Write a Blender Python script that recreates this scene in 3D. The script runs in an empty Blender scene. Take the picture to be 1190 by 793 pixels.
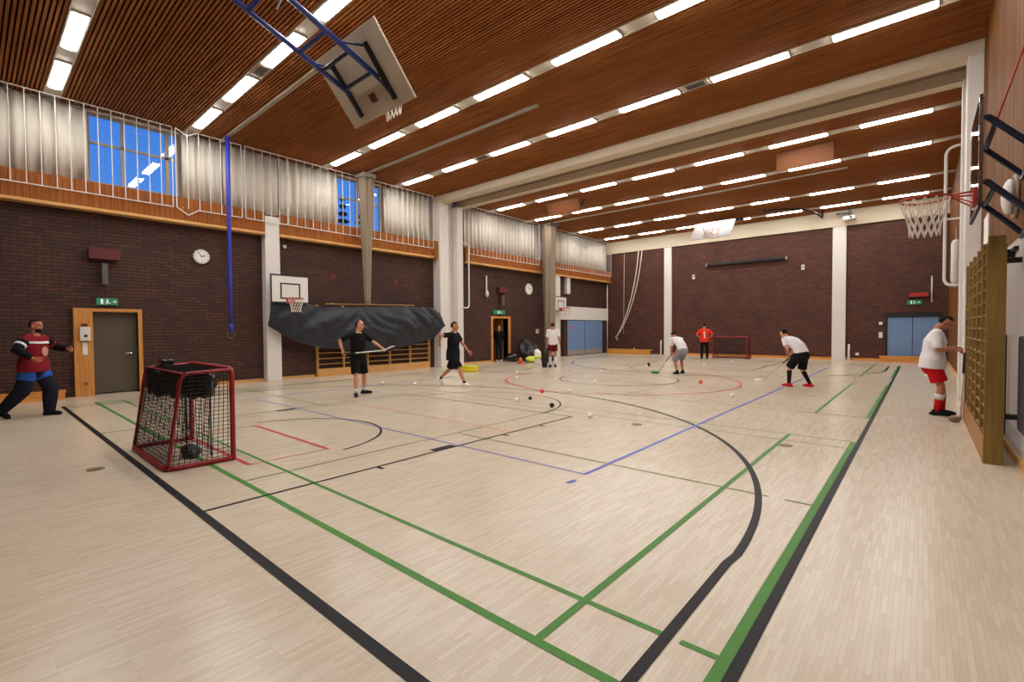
import bpy, bmesh, math, random
from mathutils import Vector, Matrix, noise
random.seed(7)
S = bpy.context.scene
C = S.collection
V = Vector
PI = math.pi

# ------------------------------------------------------------------ camera, world, exposure
cam_d = bpy.data.cameras.new('camera')
cam = bpy.data.objects.new('camera', cam_d)
C.objects.link(cam)
cam_d.sensor_width = 36.0
cam_d.lens = 549.05 / 1190 * 36
cam_d.clip_start = 0.05
YAW, PITCH, ROLL = -.714540, -.0252338, -.0064626
fw = V((math.sin(YAW) * math.cos(PITCH), math.cos(YAW) * math.cos(PITCH), math.sin(PITCH)))
r0 = V((math.cos(YAW), -math.sin(YAW), 0))
u0 = r0.cross(fw)
rr = r0 * math.cos(ROLL) + u0 * math.sin(ROLL)
uu = -r0 * math.sin(ROLL) + u0 * math.cos(ROLL)
cam.matrix_world = Matrix(((rr.x, uu.x, -fw.x, 0), (rr.y, uu.y, -fw.y, 0), (rr.z, uu.z, -fw.z, 1.58), (0, 0, 0, 1)))
S.camera = cam

S.view_settings.view_transform = 'Standard'
S.view_settings.look = 'None'
S.view_settings.gamma = 1.0
S.view_settings.use_curve_mapping = False
S.view_settings.exposure = -0.1
LAMP = 42.0            # brightness of the fluorescent diffusers
LAMP_COL = (1.0, 0.965, 0.91)

w = bpy.data.worlds.new('dusk_sky')
S.world = w
w.use_nodes = True
nt = w.node_tree
bg = nt.nodes['Background']
tc = nt.nodes.new('ShaderNodeTexCoord')
sx = nt.nodes.new('ShaderNodeSeparateXYZ')
cr = nt.nodes.new('ShaderNodeValToRGB')
nt.links.new(tc.outputs['Generated'], sx.inputs[0])
nt.links.new(sx.outputs[2], cr.inputs[0])
cr.color_ramp.elements[0].position = 0.0
cr.color_ramp.elements[0].color = (.11, .36, .95, 1)
cr.color_ramp.elements[1].position = .6
cr.color_ramp.elements[1].color = (.03, .17, .75, 1)
nt.links.new(cr.outputs[0], bg.inputs[0])
bg.inputs[1].default_value = 1.0

# ------------------------------------------------------------------ materials
def lin(r, g, b):
    def f(c):
        c /= 255.0
        return c / 12.92 if c <= .04045 else ((c + .055) / 1.055) ** 2.4
    return (f(r), f(g), f(b), 1)

def nodes(name):
    m = bpy.data.materials.new(name)
    m.use_nodes = True
    t = m.node_tree
    return m, t, t.nodes['Principled BSDF']

def L(t, a, b): t.links.new(a, b)

def mat(name, col, rough=.6, metal=0.0, var=.12, scale=8.0, spec=.5, bump=0.0):
    """plain surface with a little procedural variation"""
    m, t, p = nodes(name)
    p.inputs['Roughness'].default_value = rough
    p.inputs['Metallic'].default_value = metal
    p.inputs['Specular IOR Level'].default_value = spec
    co = t.nodes.new('ShaderNodeTexCoord')
    n = t.nodes.new('ShaderNodeTexNoise')
    n.inputs['Scale'].default_value = scale
    n.inputs['Detail'].default_value = 4
    L(t, co.outputs['Object'], n.inputs['Vector'])
    mx = t.nodes.new('ShaderNodeMix')
    mx.data_type = 'RGBA'
    c = lin(*col)
    mx.inputs[6].default_value = tuple(x * (1 - var) for x in c[:3]) + (1,)
    mx.inputs[7].default_value = tuple(min(1, x * (1 + var)) for x in c[:3]) + (1,)
    L(t, n.outputs[0], mx.inputs[0])
    L(t, mx.outputs[2], p.inputs['Base Color'])
    if bump:
        b = t.nodes.new('ShaderNodeBump')
        b.inputs['Strength'].default_value = bump
        L(t, n.outputs[0], b.inputs['Height'])
        L(t, b.outputs[0], p.inputs['Normal'])
    return m

def swizzle(t, axes, scale=1.0):
    co = t.nodes.new('ShaderNodeTexCoord')
    s = t.nodes.new('ShaderNodeSeparateXYZ')
    c = t.nodes.new('ShaderNodeCombineXYZ')
    L(t, co.outputs['Object'], s.inputs[0])
    for i, a in enumerate(axes):
        if a is not None:
            L(t, s.outputs['XYZ'.index(a)], c.inputs[i])
    return c.outputs[0]

def brick_mat(name, axes, c1, c2, mortar, bw=.27, rh=.085, ms=.012):
    m, t, p = nodes(name)
    v = swizzle(t, axes)
    b = t.nodes.new('ShaderNodeTexBrick')
    b.inputs['Scale'].default_value = 1.0
    b.inputs['Brick Width'].default_value = bw
    b.inputs['Row Height'].default_value = rh
    b.inputs['Mortar Size'].default_value = ms
    b.inputs['Mortar Smooth'].default_value = .2
    b.inputs['Color1'].default_value = lin(*c1)
    b.inputs['Color2'].default_value = lin(*c2)
    b.inputs['Mortar'].default_value = lin(*mortar)
    L(t, v, b.inputs['Vector'])
    n = t.nodes.new('ShaderNodeTexNoise')
    n.inputs['Scale'].default_value = 1.2
    n.inputs['Detail'].default_value = 5
    L(t, v, n.inputs['Vector'])
    mx = t.nodes.new('ShaderNodeMix')
    mx.data_type = 'RGBA'
    mx.blend_type = 'MULTIPLY'
    mx.inputs[0].default_value = .55
    L(t, b.outputs['Color'], mx.inputs[6])
    L(t, n.outputs[0], mx.inputs[7])
    g = t.nodes.new('ShaderNodeHueSaturation')
    g.inputs['Value'].default_value = 1.4
    L(t, mx.outputs[2], g.inputs['Color'])
    L(t, g.outputs[0], p.inputs['Base Color'])
    p.inputs['Roughness'].default_value = .75
    bp = t.nodes.new('ShaderNodeBump')
    bp.inputs['Strength'].default_value = .5
    bp.inputs['Distance'].default_value = .01
    bp.invert = True
    L(t, b.outputs['Fac'], bp.inputs['Height'])
    L(t, bp.outputs[0], p.inputs['Normal'])
    return m

def wood_mat(name, c1, c2, grain, rough=.5, boards=None, scale=6.0, spec=.25, vary=.5):
    """grain: axis along which the fibres run; boards: (axis, width) for joints between boards"""
    m, t, p = nodes(name)
    co = t.nodes.new('ShaderNodeTexCoord')
    mp = t.nodes.new('ShaderNodeMapping')
    sc = [scale * 4, scale * 4, scale * 4]
    sc['XYZ'.index(grain)] = scale * .22
    mp.inputs['Scale'].default_value = sc
    L(t, co.outputs['Object'], mp.inputs[0])
    n = t.nodes.new('ShaderNodeTexNoise')
    n.inputs['Scale'].default_value = 1.0
    n.inputs['Detail'].default_value = 6
    L(t, mp.outputs[0], n.inputs['Vector'])
    r = t.nodes.new('ShaderNodeValToRGB')
    r.color_ramp.elements[0].position = .3
    r.color_ramp.elements[0].color = lin(*c1)
    r.color_ramp.elements[1].position = .7
    r.color_ramp.elements[1].color = lin(*c2)
    L(t, n.outputs[0], r.inputs[0])
    out = r.outputs[0]
    if boards:
        s = t.nodes.new('ShaderNodeSeparateXYZ')
        L(t, co.outputs['Object'], s.inputs[0])
        d = t.nodes.new('ShaderNodeMath'); d.operation = 'DIVIDE'
        L(t, s.outputs['XYZ'.index(boards[0])], d.inputs[0]); d.inputs[1].default_value = boards[1]
        fl = t.nodes.new('ShaderNodeMath'); fl.operation = 'FLOOR'
        L(t, d.outputs[0], fl.inputs[0])
        wn = t.nodes.new('ShaderNodeTexWhiteNoise'); wn.noise_dimensions = '1D'
        L(t, fl.outputs[0], wn.inputs['W'])
        fr = t.nodes.new('ShaderNodeMath'); fr.operation = 'FRACT'
        L(t, d.outputs[0], fr.inputs[0])
        gt = t.nodes.new('ShaderNodeMath'); gt.operation = 'GREATER_THAN'; gt.inputs[1].default_value = .08
        L(t, fr.outputs[0], gt.inputs[0])
        ml = t.nodes.new('ShaderNodeMath'); ml.operation = 'MULTIPLY_ADD'
        L(t, wn.outputs['Value'], ml.inputs[0]); ml.inputs[1].default_value = vary; ml.inputs[2].default_value = 1.1 - vary
        m2 = t.nodes.new('ShaderNodeMath'); m2.operation = 'MULTIPLY'
        L(t, ml.outputs[0], m2.inputs[0])
        mm = t.nodes.new('ShaderNodeMath'); mm.operation = 'MULTIPLY_ADD'
        L(t, gt.outputs[0], mm.inputs[0]); mm.inputs[1].default_value = .65; mm.inputs[2].default_value = .35
        L(t, mm.outputs[0], m2.inputs[1])
        h = t.nodes.new('ShaderNodeHueSaturation')
        L(t, out, h.inputs['Color']); L(t, m2.outputs[0], h.inputs['Value'])
        out = h.outputs[0]
    L(t, out, p.inputs['Base Color'])
    p.inputs['Roughness'].default_value = rough
    p.inputs['Specular IOR Level'].default_value = spec
    return m

def parquet_mat():
    m, t, p = nodes('beech_parquet')
    v = swizzle(t, ('Y', 'X', None))
    b = t.nodes.new('ShaderNodeTexBrick')
    b.inputs['Scale'].default_value = 1.0
    b.inputs['Brick Width'].default_value = .24
    b.inputs['Row Height'].default_value = .026
    b.inputs['Mortar Size'].default_value = .0008
    b.inputs['Color1'].default_value = lin(214, 200, 180)
    b.inputs['Color2'].default_value = lin(202, 186, 164)
    b.inputs['Mortar'].default_value = lin(186, 168, 142)
    b.offset_frequency = 3
    b.offset = .37
    L(t, v, b.inputs['Vector'])
    n = t.nodes.new('ShaderNodeTexNoise')
    n.inputs['Scale'].default_value = .55
    n.inputs['Detail'].default_value = 3
    L(t, v, n.inputs['Vector'])
    mx = t.nodes.new('ShaderNodeMix')
    mx.data_type = 'RGBA'
    mx.blend_type = 'SOFT_LIGHT'
    mx.inputs[0].default_value = .25
    L(t, b.outputs['Color'], mx.inputs[6])
    L(t, n.outputs[0], mx.inputs[7])
    L(t, mx.outputs[2], p.inputs['Base Color'])
    p.inputs['Roughness'].default_value = .25
    p.inputs['Specular IOR Level'].default_value = .45
    n2 = t.nodes.new('ShaderNodeTexNoise')
    n2.inputs['Scale'].default_value = 5
    L(t, v, n2.inputs['Vector'])
    bp = t.nodes.new('ShaderNodeBump')
    bp.inputs['Strength'].default_value = .02
    L(t, n2.outputs[0], bp.inputs['Height'])
    L(t, bp.outputs[0], p.inputs['Normal'])
    return m

def emit_mat(name, col, k, base=(.8, .8, .8)):
    m, t, p = nodes(name)
    p.inputs['Base Color'].default_value = tuple(base) + (1,)
    p.inputs['Emission Color'].default_value = tuple(col) + (1,)
    p.inputs['Emission Strength'].default_value = k
    return m

def glass_mat(name, tint=(1, 1, 1)):
    m, t, p = nodes(name)
    t.nodes.remove(p)
    out = t.nodes['Material Output']
    tr = t.nodes.new('ShaderNodeBsdfTransparent')
    tr.inputs[0].default_value = tuple(tint) + (1,)
    gl = t.nodes.new('ShaderNodeBsdfGlossy')
    gl.inputs['Roughness'].default_value = .02
    fr = t.nodes.new('ShaderNodeFresnel')
    fr.inputs[0].default_value = 1.5
    mx = t.nodes.new('ShaderNodeMixShader')
    L(t, fr.outputs[0], mx.inputs[0]); L(t, tr.outputs[0], mx.inputs[1]); L(t, gl.outputs[0], mx.inputs[2])
    L(t, mx.outputs[0], out.inputs[0])
    return m

M = {
    'floor': parquet_mat(),
    'brick_x': brick_mat('vignetted_brick_side', ('Y', 'Z', None), (82, 44, 31), (60, 33, 24), (32, 22, 18)),  # same brick as the end wall, lens vignette darkening put into the colour
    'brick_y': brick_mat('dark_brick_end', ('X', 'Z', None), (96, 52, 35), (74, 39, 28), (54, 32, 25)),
    'slat': wood_mat('stained_slats', (128, 76, 38), (164, 102, 54), 'X', .8, scale=3.0, spec=.12),
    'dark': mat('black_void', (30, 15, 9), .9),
    'grey': mat('grey_trough', (158, 146, 132), .6),
    'white': mat('white_paint', (222, 217, 212), .55, var=.04),
    'plaster': mat('pale_plaster', (196, 188, 182), .7, var=.05, scale=3),
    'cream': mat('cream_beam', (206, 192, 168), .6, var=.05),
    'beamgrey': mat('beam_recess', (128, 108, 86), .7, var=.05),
    'band': wood_mat('band_wood', (138, 78, 32), (164, 98, 44), 'Z', .6, ('Y', .11), spec=.15, vary=.2),
    'panel_y': wood_mat('wall_panel_wood', (100, 60, 26), (138, 88, 40), 'Z', .7, ('Y', .11), spec=.12),
    'oak': wood_mat('oak_frame', (190, 126, 62), (214, 152, 84), 'Z', .45),
    'oak_y': wood_mat('oak_rail', (198, 146, 84), (224, 176, 112), 'Y', .45),
    'oak_x': wood_mat('oak_bench', (196, 128, 56), (220, 154, 78), 'X', .45),
    'ladder': wood_mat('wall_bar_wood', (124, 98, 50), (146, 118, 64), 'Z', .5),
    'rung': wood_mat('rung_wood', (126, 76, 38), (150, 96, 50), 'Y', .45),
    'kick': wood_mat('kick_board_wood', (150, 104, 58), (176, 128, 76), 'Y', .5),
    'trough': mat('pale_trough', (190, 180, 166), .6, var=.05),
    'boardback': mat('board_back', (172, 158, 138), .6, var=.05),
    'boardface': mat('board_face', (178, 174, 174), .6, var=.05),
    'ply': wood_mat('plywood', (98, 54, 24), (112, 64, 30), 'X', .6),
    'curtain': mat('beige_curtain', (216, 210, 198), .9, var=.05, scale=3),
    'bundle': mat('taupe_curtain', (140, 124, 106), .9, var=.1),
    'bluedoor': mat('blue_door_paint', (112, 142, 184), .5, var=.04),
    'greydoor': mat('grey_brown_door', (84, 74, 60), .6, var=.08, scale=2),
    'black': mat('black_paint', (18, 18, 20), .45),
    'iron': mat('dark_blue_steel', (26, 34, 58), .4),
    'blue': mat('blue_steel', (28, 48, 118), .35),
    'ropeblue': mat('blue_rope', (44, 52, 170), .55),
    'red': mat('red_steel', (146, 18, 28), .4),
    'rimred': mat('red_rim', (176, 46, 34), .4),
    'darkred': mat('dark_red_box', (92, 26, 26), .6),
    'net': mat('white_net', (222, 212, 200), .8),
    'blacknet': mat('black_net', (22, 20, 20), .8),
    'tarp': mat('charcoal_tarp', (40, 43, 52), .5, var=.15, scale=3, spec=.35),
    'gloss': mat('black_vinyl', (16, 16, 18), .22),
    'chrome': mat('steel', (180, 180, 184), .25, 1.0),
    'grill': mat('grey_plastic', (92, 88, 84), .7),
    'green_sign': emit_mat('green_sign_glow', (.02, .3, .14), .16, (.02, .2, .1)),
    'white_sign': emit_mat('white_sign_glow', (.8, .95, .85), .25),
    'lamp': emit_mat('lamp_diffuser', LAMP_COL, LAMP),
    'glass': glass_mat('window_glass'),
    'acrylic': glass_mat('clear_acrylic', (.93, .95, .97)),
    'line_black': mat('black_line_paint', (14, 13, 18), .5, spec=.2),
    'line_green': mat('green_line_paint', (72, 132, 50), .5, spec=.25),
    'line_blue': mat('blue_line_paint', (72, 84, 190), .4),
    'line_red': mat('red_line_paint', (196, 52, 64), .4),
    'line_pink': mat('worn_red_line_paint', (208, 140, 112), .5, spec=.2),
    'line_olive': mat('worn_green_line_paint', (112, 120, 68), .5, spec=.2),
    'brass': mat('dull_brass', (120, 98, 64), .5, .3),
    'ball': mat('white_ball', (240, 238, 232), .45, var=.02),
    'blackball': mat('black_ball', (20, 20, 22), .5),
    'redball': mat('coral_ball', (232, 66, 60), .5),
    'green': mat('green_plastic', (46, 130, 88), .5),
    'yellow': mat('yellow_plastic', (236, 214, 40), .5),
    'neon': mat('neon_yellow_fabric', (206, 222, 70), .7),
    'orange': mat('orange_plastic', (226, 90, 48), .5),
    'pinkwhite': mat('pale_pink_shaft', (222, 196, 188), .45),
    'concrete': mat('corridor_paint', (206, 200, 190), .8),
    'leaf': mat('dark_conifer', (24, 38, 34), .9),
    'bark': mat('conifer_bark', (40, 30, 26), .9),
    'paper': mat('white_paper', (236, 234, 230), .7, var=.02),
    'navy': mat('navy_vinyl', (26, 28, 48), .5),
}

# ------------------------------------------------------------------ mesh helpers
def bx(bm, x0, x1, y0, y1, z0, z1, mtx=None):
    vs = [bm.verts.new((x, y, z)) for x in (x0, x1) for y in (y0, y1) for z in (z0, z1)]
    for f in ((0, 1, 3, 2), (4, 6, 7, 5), (0, 4, 5, 1), (2, 3, 7, 6), (0, 2, 6, 4), (1, 5, 7, 3)):
        bm.faces.new([vs[i] for i in f])
    if mtx:
        for v in vs: v.co = mtx @ v.co
    return vs

def frame_of(t, side=None):
    t = t.normalized()
    if side is None or abs(t.dot(side.normalized())) > .98:
        side = V((0, 0, 1)) if abs(t.z) < .9 else V((1, 0, 0))
        a = side.cross(t).normalized()
    else:
        a = (side - t * t.dot(side)).normalized()
    return a, t.cross(a).normalized()

def loft(bm, pts, rad, side=None, n=12, cap=True, dome=False):
    """a closed tube through pts; rad: one radius or (a along side, b across) per point"""
    pts = [V(p) for p in pts]
    k = len(pts)
    rad = [(r, r) if not isinstance(r, (tuple, list)) else r for r in (rad if isinstance(rad, (list,)) else [rad] * k)]
    if dome:
        for end in (0, -1):
            t = (pts[0] - pts[1]) if end == 0 else (pts[-1] - pts[-2])
            t.normalize()
            ra, rb = rad[end]
            r = min(ra, rb)
            ex = [(pts[end] + t * r * .6, (ra * .8, rb * .8)), (pts[end] + t * r * .92, (ra * .4, rb * .4))]
            if end == 0:
                pts = [ex[1][0], ex[0][0]] + pts; rad = [ex[1][1], ex[0][1]] + rad
            else:
                pts = pts + [ex[0][0], ex[1][0]]; rad = rad + [ex[0][1], ex[1][1]]
    k = len(pts)
    rings = []
    a = None
    for i in range(k):
        t = (pts[min(i + 1, k - 1)] - pts[max(i - 1, 0)])
        if side is not None:
            a, b = frame_of(t, V(side))
        else:
            a, b = frame_of(t, a)
        ring = [bm.verts.new(pts[i] + a * (rad[i][0] * math.cos(2 * PI * j / n)) + b * (rad[i][1] * math.sin(2 * PI * j / n))) for j in range(n)]
        rings.append(ring)
    for i in range(k - 1):
        for j in range(n):
            bm.faces.new((rings[i][j], rings[i][(j + 1) % n], rings[i + 1][(j + 1) % n], rings[i + 1][j]))
    if cap:
        bm.faces.new(rings[0][::-1]); bm.faces.new(rings[-1])

def ell(bm, c, r, mtx=None, seg=16, rings=10):
    res = bmesh.ops.create_uvsphere(bm, u_segments=seg, v_segments=rings, radius=1.0)
    r = (r, r, r) if not isinstance(r, (tuple, list)) else r
    for v in res['verts']:
        p = V((v.co.x * r[0], v.co.y * r[1], v.co.z * r[2]))
        if mtx: p = mtx @ p
        v.co = p + V(c)
    return res['verts']

def ring_pts(c, r, ax1, ax2, n, a0=0, a1=2 * PI):
    c, ax1, ax2 = V(c), V(ax1), V(ax2)
    return [c + ax1 * (r * math.cos(a0 + (a1 - a0) * i / n)) + ax2 * (r * math.sin(a0 + (a1 - a0) * i / n)) for i in range(n + 1)]

def obj(name, bm, m, parent=None, smooth=False, bevel=0.0, kind=None, label=None):
    bmesh.ops.recalc_face_normals(bm, faces=bm.faces[:])
    me = bpy.data.meshes.new(name)
    bm.to_mesh(me); bm.free()
    o = bpy.data.objects.new(name, me)
    C.objects.link(o)
    me.materials.append(M[m] if isinstance(m, str) else m)
    if smooth:
        for p in me.polygons: p.use_smooth = True
    if parent: o.parent = parent
    if bevel:
        md = o.modifiers.new('bevel', 'BEVEL'); md.width = bevel; md.segments = 2; md.limit_method = 'ANGLE'
    if kind: o['kind'] = kind
    if label: o['label'] = label
    return o

def thing(name, label, cat, loc=(0, 0, 0), rz=0.0, group=None):
    o = bpy.data.objects.new(name, None)
    o.empty_display_size = .2
    C.objects.link(o)
    o.location = loc; o.rotation_euler = (0, 0, rz)
    tag(o, label, cat, group)
    return o

def tag(o, label, cat, group=None):
    o['label'] = label; o['category'] = cat
    if group: o['group'] = group
    return o

def dup(root, loc, rz=None, label=None):
    r = root.copy(); C.objects.link(r); r.location = loc
    if rz is not None: r.rotation_euler = (0, 0, rz)
    if label: r['label'] = label
    for ch in list(root.children):
        c = ch.copy(); C.objects.link(c); c.parent = r
        for g in list(ch.children):
            d = g.copy(); C.objects.link(d); d.parent = c
    return r

def B(): return bmesh.new()

def struct(name, boxes, m, bevel=0.0):
    bm = B()
    for b in boxes: bx(bm, *b)
    return obj(name, bm, m, kind='structure', bevel=bevel)

ORD = ['first', 'second', 'third', 'fourth', 'fifth', 'sixth', 'seventh', 'eighth', 'ninth', 'tenth', 'eleventh', 'twelfth']

# ------------------------------------------------------------------ the room
XL, XR, YN, YF, ZC = -15.55, .85, -.9, 27.4, 7.1
struct('floor', [(XL - 2.6, XR + .3, YN - .2, YF + .2, -.12, 0)], 'floor')

# left wall: brick below the window band, two door openings
D1, D2 = (2.04, 2.94), (16.5, 17.62)
wl = []
for y0, y1 in ((YN, D1[0]), (D1[1], D2[0]), (D2[1], YF)):
    wl.append((XL - .3, XL, y0, y1, 0, 5.2))
for d in (D1, D2):
    wl.append((XL - .3, XL, d[0], d[1], 2.1, 5.2))
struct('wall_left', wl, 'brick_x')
# upper left wall of plaster with the two window openings
W1, W2, WZ = (2.05, 4.0), (8.62, 10.5), (5.3, 7.05)
up = []
for y0, y1 in ((YN, W1[0]), (W1[1], W2[0]), (W2[1], YF)):
    up.append((XL - .3, XL - .12, y0, y1, 5.2, ZC + .1))
for d in (W1, W2):
    up.append((XL - .3, XL - .12, d[0], d[1], 5.2, WZ[0]))
    up.append((XL - .3, XL - .12, d[0], d[1], WZ[1], ZC + .1))
struct('wall_left_upper', up, 'plaster')
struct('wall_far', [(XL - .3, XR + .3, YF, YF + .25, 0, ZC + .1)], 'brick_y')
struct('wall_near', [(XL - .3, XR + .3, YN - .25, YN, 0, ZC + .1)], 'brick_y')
struct('wall_right', [(XR, XR + .2, YN, 12.9, 0, 2.62), (XR, XR + .2, 12.9, 14.35, 0, ZC + .1)], 'plaster')
struct('wall_right_panelling', [(XR, XR + .2, YN, 12.9, 2.62, ZC + .1), (XR, XR + .2, 14.35, YF, 0, ZC + .1)], 'panel_y')

# beams across the hall with the recess between them, and the white columns that carry them
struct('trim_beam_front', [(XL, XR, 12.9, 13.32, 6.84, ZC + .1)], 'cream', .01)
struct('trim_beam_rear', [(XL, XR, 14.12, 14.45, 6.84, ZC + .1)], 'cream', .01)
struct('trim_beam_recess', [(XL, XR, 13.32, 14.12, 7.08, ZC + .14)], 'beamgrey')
struct('trim_column_left', [(XL, -15.1, 12.9, 13.38, 0, 6.84), (XL, -15.42, 13.38, 13.88, 0, 7.08), (XL, -15.1, 13.88, 14.2, 0, 6.84)], 'white', .012)
struct('trim_column_right', [(.62, XR, 12.9, 13.38, 0, 6.84), (.6, XR, 13.98, 14.32, 0, 6.84)], 'white', .012)
struct('trim_beam_far', [(XL, XR, YF - .12, YF, 6.36, ZC)], 'cream', .01)
struct('trim_pillar_far', [(-11.65, -11.2, YF - .1, YF, 0, 6.36)], 'white', .01)
struct('trim_pillar_far_right', [(-3.28, -2.74, YF - .1, YF, 0, 6.36)], 'white', .01)
struct('trim_pillar_left', [(XL, XL + .28, 6.06, 6.5, 0, 5.12)], 'white', .01)
struct('trim_pillar_left_far', [(XL, XL + .28, 21.0, 21.75, 0, 4.55)], 'white', .01)
# timber band under the windows
for i, (y0, y1) in enumerate(((YN, 6.06), (6.5, 12.88), (14.5, YF))):
    struct('trim_band_left', [(XL, XL + .3, y0, y1, 4.6, 5.22)], 'band')
    struct('trim_band_edge', [(XL, XL + .32, y0, y1, 4.53, 4.6)], 'oak_y')
struct('trim_band_end', [(XL + .01, XL + .36, 12.68, 12.885, 4.52, 5.24)], 'band')
# skirting
struct('baseboard_left', [(XL, XL + .02, 3.05, 6.06, 0, .09), (XL, XL + .02, 6.5, 7.7, 0, .09), (XL, XL + .02, 14.35, 16.4, 0, .09), (XL, XL + .02, 17.8, 21, 0, .09)], 'oak_y')
struct('baseboard_far', [(-11.2, -3.28, YF - .02, YF, 0, .12), (-2.74, -1.4, YF - .02, YF, 0, .12)], 'oak_x')
struct('baseboard_right', [(XR - .02, XR, YN, 12.9, 0, .1), (XR - .02, XR, 14.35, YF, 0, .1)], 'oak_y')

# ceiling: dark void, stained slats running across the hall, rows of troughs for the lights
ROWS = [1.42, 4.2, 8.1, 10.97, 16.2, 19.0, 23.05, 25.92]
LX = [-14.06, -11.82, -9.57, -7.33, -5.08, -2.84, -.6]
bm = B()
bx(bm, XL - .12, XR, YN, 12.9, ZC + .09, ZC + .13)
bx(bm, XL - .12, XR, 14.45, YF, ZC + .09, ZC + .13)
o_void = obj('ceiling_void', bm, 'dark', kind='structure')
bm = B()
edges = [YN] + [e for r in ROWS[:4] for e in (r - .155, r + .155)] + [12.9, 14.45] + [e for r in ROWS[4:] for e in (r - .155, r + .155)] + [YF - .12]
for y0, y1 in zip(edges[::2], edges[1::2]):
    n = round((y1 - y0) / .0715)
    st = (y1 - y0) / n
    for i in range(n):
        bx(bm, XL - .1, XR, y0 + st * i + .0145, y0 + st * (i + 1) - .0145, ZC, ZC + .045)
obj('ceiling', bm, 'slat', kind='structure')
bm = B()
for r in ROWS:
    bx(bm, XL - .1, XR, r - .155, r - .135, ZC - .012, ZC + .09)
    bx(bm, XL - .1, XR, r + .135, r + .155, ZC - .012, ZC + .09)
    bx(bm, XL - .1, XR, r - .135, r + .135, ZC + .02, ZC + .09)
obj('trim_light_trough', bm, 'trough', kind='structure')
# curtain rails on the ceiling
for ry, x1 in ((4.96, -9.4), (9.32, -7.2), (20.03, -2.0)):
    struct('trim_curtain_rail', [(XL + .1, x1, ry - .05, ry + .05, ZC - .045, ZC)], 'grey')

# ------------------------------------------------------------------ ceiling lights (the light of the room)
bm = B()
for sgn in (-1, 1):
    bx(bm, -.76, .76, .128 * sgn - .012, .128 * sgn + .012, -.02, .02)
    bx(bm, .75 * sgn - .01, .75 * sgn + .01, -.13, .13, -.02, .02)
fr_me = obj('frame', bm, 'grey')
bm = B()
pts = []
for j in range(7):
    a = PI * j / 6
    pts.append((-.116 * math.cos(a), -.02 - .03 * math.sin(a)))
ra = [bm.verts.new((-.735, p[0], p[1])) for p in pts]
rb = [bm.verts.new((.735, p[0], p[1])) for p in pts]
for j in range(6): bm.faces.new((ra[j], ra[j + 1], rb[j + 1], rb[j]))
bm.faces.new(ra[::-1]); bm.faces.new(rb); bm.faces.new((ra[0], rb[0], rb[-1], ra[-1]))
df_me = obj('diffuser', bm, 'lamp', label='glowing white diffuser')
ROWN = ['the row nearest the camera', 'the second row, behind the blue frame', 'the third row, before the long ceiling rail', 'the row just before the cream beam',
        'the first row beyond the cream beam', 'the second row beyond the cream beam', 'the row second from the far brick wall', 'the last row along the far brick wall']
COLN = ['first from the window wall', 'second from the window wall', 'third from the window wall', 'middle one', 'third from the right wall', 'second from the right wall', 'nearest the right wall']
lt0 = thing('ceiling_light', '', 'ceiling light', (LX[0], ROWS[0], ZC), 0, 'fluorescent ceiling lights')
fr_me.parent = lt0; df_me.parent = lt0
for i, ry in enumerate(ROWS):
    for j, lx in enumerate(LX):
        lab = 'fluorescent light, %s in %s' % (COLN[j], ROWN[i])
        if i == 0 and j == 0:
            lt0['label'] = lab
        else:
            dup(lt0, (lx, ry, ZC), label=lab)

def vent(x, y, label):
    t = thing('ceiling_vent', label, 'vent', (x, y, ZC + .02), 0, 'ceiling vents')
    bm = B(); bx(bm, -.28, .28, -.125, .125, -.035, 0); obj('frame', bm, 'grey', t, bevel=.006)
    for k in range(5):
        bm = B(); bx(bm, -.2, .2, -.075 + k * .035, -.055 + k * .035, -.045, -.034); obj('slat', bm, 'grill', t)
vent(-10.65, 4.2, 'grey air vent in the light row behind the raised blue backboard frame')
vent(-3.95, 10.97, 'grey air vent in the light row just before the beam, right side')
vent(-10.73, 10.97, 'small grey vent in the light row before the beam, nearer the windows')

# ------------------------------------------------------------------ windows, sky side, doors
def window(name, d, mull):
    t = bpy.data.objects.new(name, None); C.objects.link(t); t['kind'] = 'structure'
    x0, x1 = XL - .25, XL - .19
    bm = B()
    bx(bm, x0, x1, d[0], d[0] + .06, WZ[0], WZ[1]); bx(bm, x0, x1, d[1] - .06, d[1], WZ[0], WZ[1])
    bx(bm, x0, x1, d[0] + .06, d[1] - .06, WZ[0], WZ[0] + .06); bx(bm, x0, x1, d[0] + .06, d[1] - .06, WZ[1] - .06, WZ[1])
    for k, wd in mull: bx(bm, x0, x1, k - wd / 2, k + wd / 2, WZ[0] + .06, WZ[1] - .06)
    bx(bm, x0, x1, d[0] + .06, d[1] - .06, 6.3, 6.36)
    obj('window_frame', bm, 'grey', t, kind='structure')
    bm = B(); bx(bm, x0 + .025, x0 + .03, d[0] + .03, d[1] - .03, WZ[0] + .03, WZ[1] - .03)
    obj('window_pane', bm, 'glass', t, kind='structure')
window('window_1', W1, ((2.75, .06), (3.72, .09)))
window('window_2', W2, ((9.5, .1),))

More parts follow.
